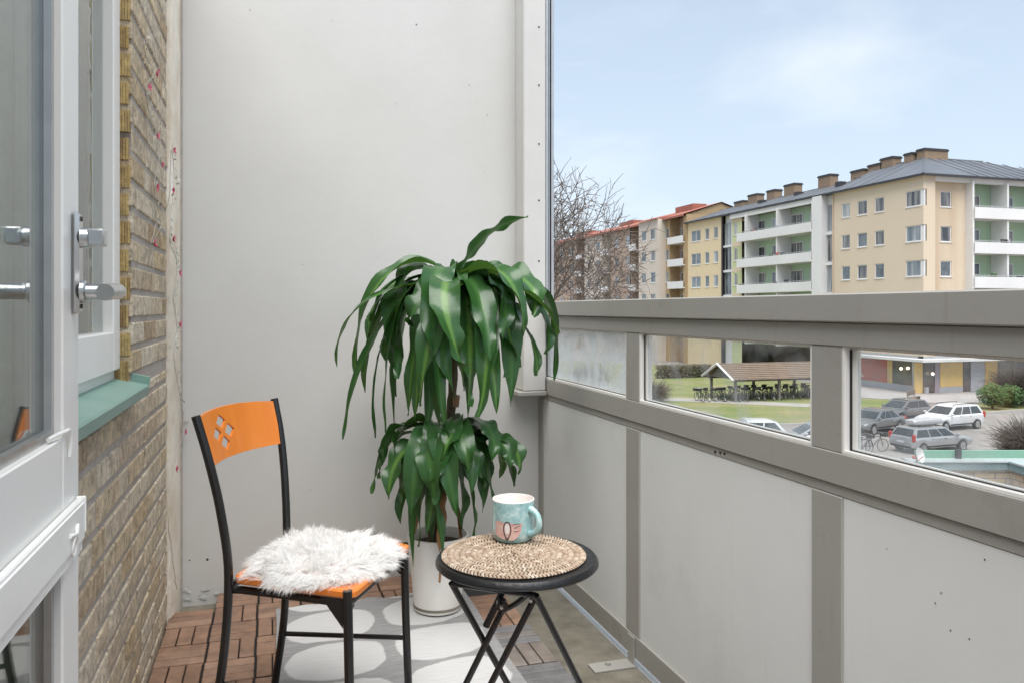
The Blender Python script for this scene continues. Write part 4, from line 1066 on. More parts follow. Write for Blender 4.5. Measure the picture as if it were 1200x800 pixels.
# --- lime and glazed strip, yellow section
b = MB(); yl0, yl1 = yU(869.5), yU(858)
hl = [(yl0 + 1.0, yl1 - .35, zc - .75, zc + .75) for zc in ROW]
FX.wall(b, yl0, yl1, ZSH - 3.3, ZEAVE, hl); b.build('lime_wall', 'lime', bA)
for h in hl: FX.window(bA, *h, posts=2)
b = MB()
for zc in ROW: FX.bar(b, yl0, yl1 - .05, zc + .95, zc + 1.45, -.03, -.001)
b.build('pale_band', 'cream', bA)
yt0, yt1 = yU(857.5), yU(847.5)
b = MB(); FX.bar(b, yt0, yt1, GZ, ZEAVE - .1, .35, .5)
for zc in ROW: FX.bar(b, yt0, yt1, zc - 2.1, zc - 1.85, .0, .35)
FX.bar(b, yl1, yt0, GZ, ZEAVE - .05, -.05, .5); b.build('stair_wall', 'bwhite', bA)
for zc in ROW: FX.window(bA, yt0 + .05, yt1 - .05, zc - 1.82, zc + .98, dep=.28, posts=2, fw=.06, sill=False, frame='ltgrey')
yy0, yy1 = yU(847), yU(805)
hy_ = []
for zc in ROW:
    for (u0, u1) in ((810, 821), (826, 831), (836, 841.5)): hy_.append((yU(u1), yU(u0), zc - .75, zc + .75))
b = MB(); FX.wall(b, yy0, yy1, GZ, ZEAVE, hy_); b.build('yellow_wall', 'yellow', bA)
for i, h in enumerate(hy_): FX.window(bA, *h, posts=2 if i % 3 == 0 else 1)
b = MB(); FX.bar(b, yy0 - .12, yy0 + .10, GZ, ZEAVE, -.16, -.01); b.build('drainpipe', 'edge', bA)
# --- back, ends
b = MB(); b.face([(XF + DPB, YF + DPB, GZ), (XF + DPB, yy1, GZ), (XF + DPB, yy1, ZEAVE), (XF + DPB, YF + DPB, ZEAVE)]); b.face([(XEND, YF, GZ), (XEND, YF + DPB, GZ), (XEND, YF + DPB, ZEAVE), (XEND, YF, ZEAVE)])
b.face([(XF + DPB, YF + DPB, GZ), (XEND, YF + DPB, GZ), (XEND, YF + DPB, ZEAVE), (XF + DPB, YF + DPB, ZEAVE)]); b.face([(XF, yy1, GZ), (XF + DPB, yy1, GZ), (XF + DPB, yy1, ZEAVE), (XF, yy1, ZEAVE)])
b.build('rear_wall', 'cream', bA)
# --- hipped roof (L shaped)
ov = .45; xr, yr = XF + DPB / 2, YF + DPB / 2; xh = XEND - 8.0
E0 = ZEAVE + .02
b = MB()
p_c, p_l = (XF - ov, YF - ov, E0), (XF - ov, yy1 + .1, E0)
r_c, r_l = (xr, yr, ZRIDGE), (xr, yy1 + .1, ZRIDGE)
ZR_L = H + 13.75; ysp = yU(977)
m_c, m_e = (xr, ysp, ZRIDGE), (XF - ov, ysp, E0); xk = XF - ov + (xr - XF + ov) * (ZR_L - E0) / (ZRIDGE - E0)
b.face([p_c, r_c, m_c, m_e])
l_m, l_l = (xr, ysp, ZR_L), (xr, yy1 + .1, ZR_L)
b.face([m_e, l_m, l_l, p_l]); b.face([m_e, m_c, l_m])
p_r, r_r = (XEND + ov, YF - ov, E0), (xh, yr, ZRIDGE)
b.face([p_c, p_r, r_r, r_c]); p_b = (XEND + ov, YF + DPB + ov, E0); b.face([p_r, p_b, r_r])
i_c = (XF + DPB + ov, YF + DPB + ov, E0); b.face([p_b, i_c, r_c, r_r]); b.face([i_c, (XF + DPB + ov, ysp, E0), m_c, r_c]); b.face([(XF + DPB + ov, ysp, E0), (XF + DPB + ov, yy1 + .1, E0), l_l, l_m]); b.face([(XF + DPB + ov, ysp, E0), l_m, m_c])
nrm = Vector((-(ZRIDGE - E0), 0, DPB / 2 + ov)).normalized()
for k in range(0, 58, 2):       # standing seams
    y = YF + 5.6 + k * .95
    if y > yy1: break
    a, c = Vector((XF - ov, y, E0)), Vector((xr, y, ZRIDGE if y < ysp else ZR_L)); b.tube([a + nrm * .03, c + nrm * .03], .035, 4)
nrm2 = Vector((0, -(ZRIDGE - E0), DPB / 2 + ov)).normalized()
for k in range(14):
    x = XF + 5.6 + k * 1.2; b.tube([Vector((x, YF - ov, E0)) + nrm2 * .03, Vector((x, yr if x < xh else yr - (x - xh) * .6, ZRIDGE if x < xh else ZRIDGE - (x - xh) * .25)) + nrm2 * .03], .035, 4)
rf = b.build('roof', 'droof', bA)
for p, q in ((p_c, r_c), (r_c, m_c), (l_m, l_l), (r_c, r_r)): b = MB(); b.tube([p, q], .08, 5); b.build('ridge_cap', 'droof', rf)
b = MB()
b.box(XF - ov - .06, XF - ov + .05, YF - ov, yy1, E0 - .22, E0 - .012); b.box(XF - ov - .06, XEND + ov, YF - ov - .06, YF - ov + .05, E0 - .22, E0 - .012)
b.build('eave_edge', 'edge', bA)
b = MB(); b.box(XF - ov + .06, XF - .01, YF - ov + .06, yy1, E0 - .10, E0 - .03); b.box(XF - ov + .06, XEND, YF - ov + .06, YF - .01, E0 - .10, E0 - .03)
b.box(XF - .35, XF - .01, ys2 - .2, yl1, E0 - .75, E0 - .11); b.box(xs + .02, XEND, YF - .01, YF + .5, E0 - .55, E0 - .11)
b.build('soffit', 'bwhite', bA)
# --- chimneys along the ridge, each measured
def chimney(u0, u1, vt, dx=0.0, on='x'):
    if on == 'x':
        X = xr + dx; y0, y1 = yU(u1, X), yU(u0, X); m = (y0 + y1) / 2; zt = on_x((u0 + u1) / 2, vt, X).z; w = min((y1 - y0) * .36, 1.0)
        y0, y1 = m - w, m + w; x0, x1 = X - .55, X + .55
    else:
        Y = yr + dx; x0, x1 = xU(u0, Y), xU(u1, Y); zt = on_y((u0 + u1) / 2, vt, Y).z; y0, y1 = Y - .5, Y + .5
    b = MB(); b.box(x0, x1, y0, y1, ZRIDGE - 1.2, zt - .22); c = b.build('chimney', 'chbrick', rf)
    b = MB(); b.box(x0 - .08, x1 + .08, y0 - .08, y1 + .08, zt - .218, zt - .08); b.box(x0 - .02, x1 + .02, y0 - .02, y1 + .02, zt - .079, zt); b.build('chimney_cap', 'edge', c)
for q in ((862, 877, 236), (878, 894, 228), (901, 914, 223), (920, 939, 216), (960, 981, 205.5), (999, 1020, 199.5), (1019, 1041, 192.5)): chimney(*q)
chimney(1034, 1054, 185); 
chimney(1079, 1106, 175.5, .3, 'y'); chimney(1064, 1079, 180, 1.6, 'y')
for (u, dz) in ((936, .35), (985, .45), (1008, .4), (893, .35)):
    y = yU(u, XF + 3.2); z = E0 + (ZR_L - E0) * (3.2 + ov) / (DPB / 2 + ov); b = MB(); b.cbox(XF + 2.8, XF + 3.6, y - .4, y + .4, z - .3, z + dz, .03); b.build('roof_hatch', 'edge', rf)
for y in (yc1 - .12,):
    b = MB(); b.tube([(XF - .09, y, GZ), (XF - .09, y, ZEAVE - .2)], .06, 6); b.build('drainpipe', 'cream_stained', bA)
# --- shops on the ground floor
def slab(fac, u0, u1, z0, z1, d0, d1, mat, name, conv):
    a, c = sorted((conv(u0), conv(u1))); b = MB(); fac.bar(b, a, c, z0, z1, d0, d1); return b.build(name, mat, bA)
gz = GZ + .12
for (u0, u1, mat, nm) in ((1003, 1036.5, 'shopred', 'shop_panel'), (1037, 1043, 'shopyellow', 'pier'), (1043.5, 1065.5, 'shopdark', 'shop_window'), (1066, 1072, 'ltgrey', 'pier'), (1072.5, 1075.9, 'shopyellow', 'pier')):
    slab(FX, u0, u1, gz + (.55 if 'window' in nm or 'panel' in nm else 0), ZSH - .55, .25, .5, mat, nm, yU)
for (u0, u1, mat, nm) in ((1076.2, 1084, 'shopyellow', 'pier'), (1084.5, 1098, 'shopdark', 'shop_door'), (1098.5, 1104, 'shopmauve', 'pier'), (1104.5, 1131, 'shopyellow', 'shop_panel'), (1131.5, 1140, 'shopdark', 'shop_door'), (1140.5, 1157, 'ltgrey', 'shop_window'), (1157.5, 1172, 'shopyellow', 'pier'), (1172.5, 1210, 'shopdark', 'shop_window'), (1211, 1250, 'shopyellow', 'pier')):
    slab(FY, u0, u1, gz + (.5 if nm == 'shop_panel' else 0), ZSH - .55, .25, .5, mat, nm, xU)
b = MB(); FX.bar(b, YF, yU(958), gz - .1, gz + .54, .24, .6); FX.bar(b, yU(1002.5), yU(958), gz + .55, ZSH - .3, .35, .6); FX.bar(b, YF, yU(958), ZSH - .54, ZSH - .002, .02, .6); FY.bar(b, XF + .02, XEND, ZSH - .54, ZSH - .002, .02, .6); FY.bar(b, XF + .3, XEND, gz - .1, gz + .499, .27, .6); b.build('shop_base', 'ltgrey', bA)
b = MB(); FX.bar(b, YF - 1.2, yU(975), ZSH - .42, ZSH - .2, -1.2, .02); FY.bar(b, XF + .02, XF + 9, ZSH - .42, ZSH - .2, -1.2, .02); b.build('shop_canopy', 'bwhite', bA)
for (u, dz) in ((1093, 1.7), (1056, 2.0), (1064, 2.1)):       # lit shop lamps
    p = on_y(u, 440, YF - .05) if u > 1076 else on_x(u, 440, XF - .05); b = MB(); b.lathe([(0, -.14), (.1, -.1), (.14, 0), (.1, .1), (0, .14)], (p.x, p.y, gz + dz), 10)
    m, t, bs = nt('lamp_glow'); bs.inputs['Emission Color'].default_value = (1, .85, .6, 1); bs.inputs['Emission Strength'].default_value = 1.2; MT['glow'] = m
    b.build('shop_lamp', 'glow', bA)

# --- red roofed neighbour
ZE2, ZR2 = H + 13.0, H + 14.9; Y20 = yy1 + .15; Y2E = 190.0
bB = empty('apartment_building', (XF, Y20, GZ), 'long brick apartment building with a red tiled roof behind the bare tree', 'building')
ROW2 = [H + 10.9, H + 7.75, H + 4.6, H + 1.45]
def wsec(u0, u1, wins, mat, X, name, posts=1):
    fc = Facade('x', X, 1); a0, a1 = yU(u1, X), yU(u0, X)
    hl = [(yU(w1, X), yU(w0, X), zc - .8, zc + .75) for zc in ROW2 for (w0, w1) in wins]
    b = MB(); fc.wall(b, a0, a1, GZ, ZE2, hl)
    for a in (a0, a1): b.face([(X, a, GZ), (X + 3, a, GZ), (X + 3, a, ZE2), (X, a, ZE2)])
    b.build(name, mat, bB)
    for h in hl: fc.window(bB, *h, posts=posts)
def loggia(u0, u1, mat, X):
    fc = Facade('x', X + 1.3, 1); a0, a1 = yU(u1, X), yU(u0, X)
    b = MB(); fc.bar(b, a0, a1, GZ, ZE2, .12, .3); b.build('recess_wall', mat, bB)
    for zc in ROW2:
        b = MB(); f0 = Facade('x', X - .5, 1); f0.bar(b, a0, a1, zc - 1.75, zc - .78, 0, .06); f0.bar(b, a0, a1, zc - 1.78, zc - 1.62, .061, 1.75); b.build('balcony_front', 'bwhite', bB)
        m = (a0 + a1) / 2; fc.window(bB, a0 + (a1 - a0) * .12, a0 + (a1 - a0) * .45, zc - 1.55, zc + .6, dep=.1, sill=False, posts=2)
        fc.window(bB, a0 + (a1 - a0) * .55, a0 + (a1 - a0) * .85, zc - .7, zc + .6, dep=.1, sill=False)
wsec(800.5, 804.8, [], 'bbrick', XF - .15, 'brick_wall')
loggia(785.5, 804, 'rbrick', XF)
wsec(771.5, 785, [(778.5, 784)], 'bbrick', XF - .1, 'brick_wall')
wsec(748.5, 771, [(751.5, 757), (762, 768)], 'bbeige', XF - 1.4, 'pale_wall')
loggia(740, 748, 'rbrick', XF)
wsec(716, 739.5, [(720, 725), (733, 738)], 'rbrick', XF - .1, 'brick_wall')
loggia(706, 715.5, 'bbeige', XF)
wsec(685, 705.5, [(688, 692), (698, 703)], 'bbeige', XF - .3, 'pale_wall')
loggia(676, 684.5, 'rbrick', XF)
wsec(640, 675.5, [(645, 649), (656, 660), (667, 671)], 'rbrick', XF - .1, 'brick_wall')
b = MB(); fc = Facade('x', XF, 1); fc.bar(b, yU(640), yU(620), GZ, ZE2, -.05, .2)
xg = XF + DPB
b.face([(XF, Y20, GZ), (xg, Y20, GZ), (xg, Y20, ZE2), (xr, Y20, ZR2 - .1), (XF, Y20, ZE2)]); b.face([(xg, Y20, GZ), (xg, Y2E, GZ), (xg, Y2E, ZE2), (xg, Y20, ZE2)]); b.face([(XF, Y2E, GZ), (xg, Y2E, GZ), (xg, Y2E, ZE2), (xr, Y2E, ZR2 - .1), (XF, Y2E, ZE2)])
b.build('gable_wall', 'bbrick', bB)
b = MB(); o2 = .7
b.face([(XF - o2, Y20 - .3, ZE2), (xr, Y20 - .3, ZR2), (xr, Y2E, ZR2), (XF - o2, Y2E, ZE2)]); b.face([(xr, Y20 - .3, ZR2), (xg + o2, Y20 - .3, ZE2), (xg + o2, Y2E, ZE2), (xr, Y2E, ZR2)])
b.box(XF - o2 - .05, XF - o2 + .1, Y20 - .3, Y2E, ZE2 - .28, ZE2 - .012)
ya_, yb_ = yU(771, XF - 1.4), yU(748.5, XF - 1.4); b.face([(XF - 1.9, ya_, ZE2 - .02), (XF + 1.5, ya_, ZE2 + .72), (XF + 1.5, yb_, ZE2 + .72), (XF - 1.9, yb_, ZE2 - .02)]); b.face([(XF - 1.9, ya_, ZE2 - .02), (XF + 1.5, ya_, ZE2 + .72), (XF + 1.5, ya_, ZE2 - .02)])
rf2 = b.build('roof', 'rroof', bB)
b = MB(); b.box(XF - o2 + .11, XF - .2, Y20, Y2E, ZE2 - .25, ZE2 - .12); b.build('soffit', 'edge', bB)
for (u0, u1, vt) in ((731, 750, 260), (798, 820, 241.5), (682, 694, 272)):
    X = xr - 1.2; y0, y1 = yU(u1, X), yU(u0, X); zt = on_x((u0 + u1) / 2, vt, X).z; m = (y0 + y1) / 2
    b = MB(); b.box(X - 1, X + 1.2, m - min(2.6, (y1 - y0) / 2), m + min(2.6, (y1 - y0) / 2), ZR2 - 2.2, zt); b.build('roof_dormer', 'rroof', rf2)
b = MB(); b.tube([(XF - .2, yU(740), GZ), (XF - .2, yU(740), ZE2)], .09, 6); b.build('drainpipe', 'edge', bB)

# ================================================================= OUTSIDE : low wing beside us
MT['roofgrey'] = simple('felt_roof', (.16, .16, .16), None, .9, scale=1)
pL, pR = at_d(1069, 541, 18.0), at_d(1182, 541, 18.0); zt = pL.z
an = empty('low_brick_wing', (pL.x, pL.y, GZ), 'low yellow brick wing with teal sheet metal roof edge below the railing', 'building')
dR = (pR - pL).normalized(); dB = Vector((-dR.y, dR.x, 0))
if dB.dot(Vector((s_, c_, 0))) < 0: dB = -dB
W_ = (pR - pL).length
def loc(a, bk, z): q = pL + dR * a + dB * bk; return (q.x, q.y, z)
def abox(b, a0, a1, k0, k1, z0, z1):
    P = [loc(a, k, z) for z in (z0, z1) for k in (k0, k1) for a in (a0, a1)]; i = len(b.v); b.v += P
    for q in ((0, 2, 3, 1), (4, 5, 7, 6), (0, 1, 5, 4), (2, 6, 7, 3), (0, 4, 6, 2), (1, 3, 7, 5)): b.f.append(tuple(i + k for k in q)); b.m.append(0)
b = MB(); abox(b, .12, W_ + 5, .12, .5, GZ, zt - .16); abox(b, W_ + .12, W_ + 5, -4.9, .121, GZ, zt - .24); b.build('brick_wall', 'abrick', an)
b = MB(); abox(b, 0, W_, 0, .10, zt - .18, zt - .012); abox(b, W_, W_ + .1, -5.0, .10, zt - .18, zt - .012); abox(b, 0, .1, .10, .5, zt - .18, zt - .012); b.build('metal_fascia', 'teal_sheet', an)
b = MB(); abox(b, -.03, W_ + 5, -.03, .40, zt - .01, zt + .02); abox(b, W_ + -.02, W_ + 5, -5.05, -.031, zt - .01, zt + .03); b.build('metal_flashing', 'pale_sheet', an)
b = MB(); abox(b, .30, W_ + 5, .401, .50, zt - .2, zt + .19); b.build('upstand', 'copper', an)
b = MB(); a_ = W_ * .545; abox(b, a_, a_ + .10, .30, .40, zt + .021, zt + .23); b.build('vent_pipe', 'edge', an)
b = MB(); b.face([loc(.12, .501, zt - .1), loc(W_ + 5, .501, zt - .1), loc(W_ + 5, 5, zt - 3.2), loc(.12, 5, zt - 3.2)]); b.face([loc(.12, .501, zt - .1), loc(.12, 5, zt - 3.2), loc(.12, 5, GZ), loc(.12, .501, GZ)]); b.face([loc(.12, 5, zt - 3.2), loc(W_ + 5, 5, zt - 3.2), loc(W_ + 5, 5, GZ), loc(.12, 5, GZ)]); b.build('roof', 'roofgrey', an)
# satellite dish on the corner of the wing
ds = at_d(1076, 533, 17.7)
dish = empty('satellite_dish', ds - Vector((0, 0, .3)), 'small pale satellite dish on the corner of the low wing', 'satellite dish')
Md = Matrix.Rotation(R(20), 3, 'Z') @ Matrix.Rotation(R(75), 3, 'X')
b = MB(); b.lathe([(0, .0), (.07, .008), (.13, .03), (.165, .055), (.167, .052), (.13, .024), (0, -.006)], ds, 28, 0, Md); b.build('reflector', 'bwhite', dish, smooth=True)
b = MB(); b.tube([ds, ds + Vector((0, .05, -.05)), ds + Vector((0, .06, -.36))], .018, 8); b.build('mast', 'ltgrey', dish)
b = MB(); q = Md @ Vector((0, 0, .2)); b.tube([ds + Vector((-.05, 0, -.14)), ds + q * .8 + Vector((-.05, 0, -.04))], .01, 6); b.tube([ds + Vector((-.17, -.02, -.03)), ds + Vector((-.12, -.04, -.03))], .035, 8); b.build('feed_arm', 'shopred', dish)

# ================================================================= OUTSIDE : bicycle shelter, bicycles, hedge
MT['shelter_tile'] = simple('shelter_tiles', (.20, .145, .105), (.16, .115, .085), .85, scale=1.5)
MT['timber'] = simple('grey_timber', (.20, .18, .155), (.15, .13, .115), .85, scale=3)
sx0, sx1 = 35.5, 47.5; sy0, sy1 = 55.3, 58.9; ym = (sy0 + sy1) / 2; sg = GZ + .10
sh = empty('bicycle_shelter', (sx0, ym, sg), 'open bicycle shelter with brown tiled gable roof and white barge boards', 'shelter')
ze, za = sg + 1.8, sg + 2.95
b = MB(); b.face([(sx0 - .5, sy0 - .6, ze), (sx1, sy0 - .6, ze), (sx1, ym, za), (sx0 - .5, ym, za)]); b.face([(sx0 - .5, sy1 + .6, ze), (sx1, sy1 + .6, ze), (sx1, ym, za), (sx0 - .5, ym, za)])
n = 9
for k in range(n):
    t = (k + .5) / n; y = sy0 - .6 + (ym - sy0 + .6) * t; z = ze + (za - ze) * t; b.tube([(sx0 - .5, y, z + .02), (sx1, y, z + .02)], .035, 5)
b.build('roof', 'shelter_tile', sh)
b = MB()
for y in (sy0 - .6, sy1 + .6): b.tube([(sx0 - .55, y, ze - .05), (sx0 - .55, ym, za - .02)], .11, 4)
b.build('barge_board', 'bwhite', sh)
b = MB(); b.face([(sx0 - .2, sy0 + .2, ze), (sx0 - .2, sy1 - .2, ze), (sx0 - .2, ym, za - .1)]); b.box(sx0 - .3, sx1, sy0 - .08, sy0 + .08, ze - .2, ze - .03); b.box(sx0 - .3, sx1, sy1 - .08, sy1 + .08, ze - .2, ze - .03); b.build('gable_boarding', 'timber', sh)
for x in (sx0, sx0 + 4.1, sx0 + 8.2, sx1 - .2):
    for y in (sy0, sy1): b = MB(); b.box(x - .09, x + .09, y - .09, y + .09, sg, ze - .03); b.build('post', 'timber', sh)
MT['bike'] = simple('bicycle_paint', (.03, .035, .045), None, .35); MT['bike2'] = simple('bicycle_paint_pale', (.35, .37, .38), None, .35)
MT['tyre'] = simple('tyre', (.02, .02, .02), None, .8); MT['chrome'] = simple('rim_metal', (.5, .5, .5), None, .3, .9)
def bike():
    r = empty('bicycle', (0, 0, 0), 'bicycle', 'bicycle')
    for x in (-.53, .53):
        b = MB(); ring = [(x + .33 * math.cos(a), 0, .345 + .33 * math.sin(a)) for a in [i * math.pi / 9 for i in range(19)]]; b.tube(ring, .02, 5)
        w = b.build('wheel', 'tyre', r, local=True)
        b = MB()
        for i in range(7): a = i * math.pi / 7; b.tube([(x + .32 * math.cos(a), 0, .345 + .32 * math.sin(a)), (x - .32 * math.cos(a), 0, .345 - .32 * math.sin(a))], .005, 3)
        b.build('spokes', 'chrome', w, local=True)
    b = MB()
    for p, q in (((-.53, 0, .345), (-.08, 0, .30)), ((-.08, 0, .30), (-.22, 0, .85)), ((-.53, 0, .345), (-.19, 0, .74)), ((-.08, 0, .30), (.38, 0, .76)), ((-.2, 0, .78), (.37, 0, .82)), ((.53, 0, .345), (.35, 0, .95))): b.tube([p, q], .022, 6)
    b.build('frame', 'bike', r, local=True)
    b = MB(); b.tube([(.30, -.3, 1.0), (.35, -.12, 1.03), (.35, .12, 1.03), (.30, .3, 1.0)], .016, 6); b.build('handlebar', 'chrome', r, local=True)
    b = MB(); b.cbox(-.36, -.10, -.07, .07, .86, .92, .02); b.build('saddle', 'rubber', r, local=True)
    b = MB(); b.cbox(.45, .75, -.17, .17, .80, 1.02, .02); b.build('basket', 'tyre', r, local=True)
    return r
bike0 = bike(); rb = random.Random(4)
spots = []
for k in range(13): spots.append((sx0 + .5 + k * .72, sy0 + .55 + rb.uniform(-.2, .2)))
for k in range(9): spots.append((sx0 + .8 + k * .95, sy0 + 2.0 + rb.uniform(-.2, .2)))
for k in range(6): spots.append((sx0 - 2.6 + k * .5, sy0 + .9 + rb.uniform(-.3, .3)))
for i, (x, y) in enumerate(spots):
    o = bike0 if i == 0 else copy_tree(bike0)
    o.location = (x, y, sg + .005); o.rotation_euler = (rb.uniform(-.12, .12), 0, R(90) + rb.uniform(-.35, .35))
    if i < 22: tag(o, 'dark bicycle parked among others under the tiled shelter', None, 'bicycles under the shelter')
    else: tag(o, 'dark bicycle parked on the grass beside the open gable end of the shelter', None, 'bicycles beside the shelter gable')
for (u, v, rz, lb) in ((1012, 532, .3, 'dark bicycle standing nearest the left edge of the right-hand pane'), (1024, 529, -.1, 'dark bicycle standing close behind the silver estate car')):
    o = copy_tree(bike0); p = on_z(u, v, GZ + .005); o.location = p; o.rotation_euler = (0, .0, rz); tag(o, lb, None, 'bicycles by the parked cars')

MT['twig'] = simple('bare_twig', (.11, .088, .074), (.17, .14, .12), .9, scale=3)
MT['bark'] = simple('tree_bark', (.15, .12, .10), (.21, .175, .15), .9, scale=4)
def twigs(b, c, n, rx, rz, L, seed, w=.012):
    rr = random.Random(seed)
    for _ in range(n):
        d = Vector((rr.gauss(0, 1), rr.gauss(0, 1), abs(rr.gauss(.6, .8)))).normalized()
        p = c + Vector((d.x * rx * rr.uniform(0, .75), d.y * rx * rr.uniform(0, .75), rz * rr.uniform(0, .6)))
        q = p + d * L * rr.uniform(.5, 1.2); m = (p + q) / 2 + Vector((rr.gauss(0, 1), rr.gauss(0, 1), rr.gauss(0, 1))) * L * .08
        b.tube([p, m, q], [w, w * .7, w * .25], 3, cap=False)
def leafblob(b, c, n, rx, ry, rz, size, seed, box=False):
    rr = random.Random(seed)
    for _ in range(n):
        if box: p = c + Vector((rr.uniform(-rx, rx), rr.uniform(-ry, ry), rr.uniform(0, rz)))
        else:
            d = Vector((rr.gauss(0, 1), rr.gauss(0, 1), rr.gauss(0, 1))).normalized() * rr.random()**.4
            k = 1 + .25 * noise.noise(d * 2.5 + Vector((seed, 0, 0))); p = c + Vector((d.x * rx * k, d.y * ry * k, d.z * rz * k))
        a = Vector((rr.gauss(0, 1), rr.gauss(0, 1), rr.gauss(0, 1))).normalized(); s2 = a.orthogonal().normalized(); s = size * rr.uniform(.6, 1.3)
        b.face([p - a * s, p + s2 * s * .45, p + a * s, p - s2 * s * .45])
# hedge along the far side of the lawn
hp0, hp1 = on_z(770, 443, sg), on_z(832, 441, sg)
hv = hp1 - hp0
hg = empty('hedge', hp0, 'dark leafless hedge along the far side of the lawn', 'hedge', rz=math.atan2(hv.y, hv.x))
b = MB(); leafblob(b, Vector((hv.length / 2, 0, 0)), 5200, hv.length / 2, .55, 1.4, .12, 3, True); b.build('foliage', 'hedge', hg, local=True)
b = MB(); rr = random.Random(6)
for k in range(26): x = hv.length * (k + .5) / 26; b.tube([(x, 0, 0), (x + rr.uniform(-.2, .2), rr.uniform(-.2, .2), 1.2)], .03, 4)
b.build('stems', 'twig', hg, local=True)
def bush(name, u, v, h, w, label, mat, leafy, seed, n=1600):
    p = on_z(u, v, GZ + .12); r = empty(name, p, label, 'bush'); b = MB()
    for k in range(7): a = k * .9 + seed; b.tube([(0, 0, 0), (w * .3 * math.cos(a), w * .3 * math.sin(a), h * .5), (w * .6 * math.cos(a + .3), w * .6 * math.sin(a + .3), h * .85)], [.04, .025, .008], 5)
    b.build('stem', 'twig', r, local=True)
    b = MB()
    if leafy: leafblob(b, Vector((0, 0, h * .56)), n, w, w, h * .46, .10, seed); b.build('foliage', mat, r, local=True)
    else: twigs(b, Vector((0, 0, .1)), n, w, h * .75, h * .42, seed); b.build('twigs', mat, r, local=True)
bush('bush', 1163, 479, 1.9, 1.05, 'small round evergreen bush on the verge in front of the shops', 'evergreen', True, 1, 1800)
bush('bush', 1184, 477, 1.7, .95, 'dark low bush to the right of the round evergreen bush', 'evergreen', True, 2, 1500)
bush('shrub', 1197, 474, 4.2, 2.5, 'tall bare greyish shrub standing in front of the shop windows', 'twig', False, 3, 2600)
bush('shrub', 1206, 542, 2.7, 1.35, 'bare brown shrub beside the parking area, near the pane edge', 'twig', False, 4, 2600)
bush('shrub', 765, 470, 2.2, 1.6, 'bare scrubby shrub on the lawn left of the bicycle shelter', 'twig', False, 5, 1500)
bush('shrub', 690, 455, 3.2, 2.6, 'bare scrubby shrub on the lawn behind the smeared pane', 'twig', False, 6, 1500)
# bench in front of the shops
p = on_z(1071, 471, GZ + .12); bn = empty('bench', p, 'grey bench with backrest on the grass in front of the shops', 'bench', rz=.5)
b = MB(); b.cbox(-.9, .9, -.25, .2, .42, .48, .01); b.build('seat', 'timber', bn, local=True)
b = MB(); b.cbox(-.9, .9, .2, .26, .55, .95, .01); b.build('backrest', 'timber', bn, local=True)
for x in (-.75, .75): b = MB(); b.cbox(x - .05, x + .05, -.22, .26, 0, .42, .01); b.cbox(x - .04, x + .04, .2, .25, .42, .9, .005); b.build('leg', 'timber', bn, local=True)

# ================================================================= OUTSIDE : bare tree
tb = on_z(630, 516, sg)
tree = empty('bare_tree', tb,  'large leafless tree with spreading branches on the lawn', 'tree')
bt = MB(); bc = MB(); rt = random.Random(15)
def grow(p, d, L, r, lev):
    n = 5; pts = [p.copy()]; rad = [r]; q = p.copy(); dd = d.copy()
    for k in range(n):
        wob = Vector((rt.gauss(0, 1), rt.gauss(0, 1), rt.gauss(0, 1))) * (.10 if lev else .05)
        dd = (dd + wob + Vector((0, 0, .05 if lev < 3 else -.02))).normalized(); q = q + dd * L / n; pts.append(q.copy()); rad.append(max(.017 if lev < 3 else .010, r * (1 - .6 * (k + 1) / n)))
    (bt if lev == 0 else bc).tube(pts, rad, 8 if lev < 2 else (5 if lev < 3 else 3), cap=False)
    if lev >= 5: return
    nb = (8, 6, 5, 4, 3)[lev]
    for k in range(nb):
        t = .35 + .65 * (k + rt.random()) / nb if lev else .55 + .45 * (k + .5) / nb
        i = min(n - 1, int(t * n)); f = t * n - i; bp = pts[i].lerp(pts[i + 1], min(1, f)); bd = (pts[i + 1] - pts[i]).normalized()
        ax = bd.orthogonal().normalized(); ax.rotate(Matrix.Rotation(k * 2.4 + rt.random() * 1.2, 3, bd)); ang = R(rt.uniform(22, 50))
        nd = bd.copy(); nd.rotate(Matrix.Rotation(ang, 3, ax)); grow(bp, nd, L * rt.uniform(.55, .76), max(.019, rad[i] * rt.uniform(.45, .66)), lev + 1)
grow(Vector((0, 0, 0)), Vector((.03, 0, 1)), 6.2, .34, 0)
bt.build('trunk', 'bark', tree, smooth=True, local=True); bc.build('crown', 'twig', tree, local=True); tree.scale = (1.10, 1.10, 1.15)

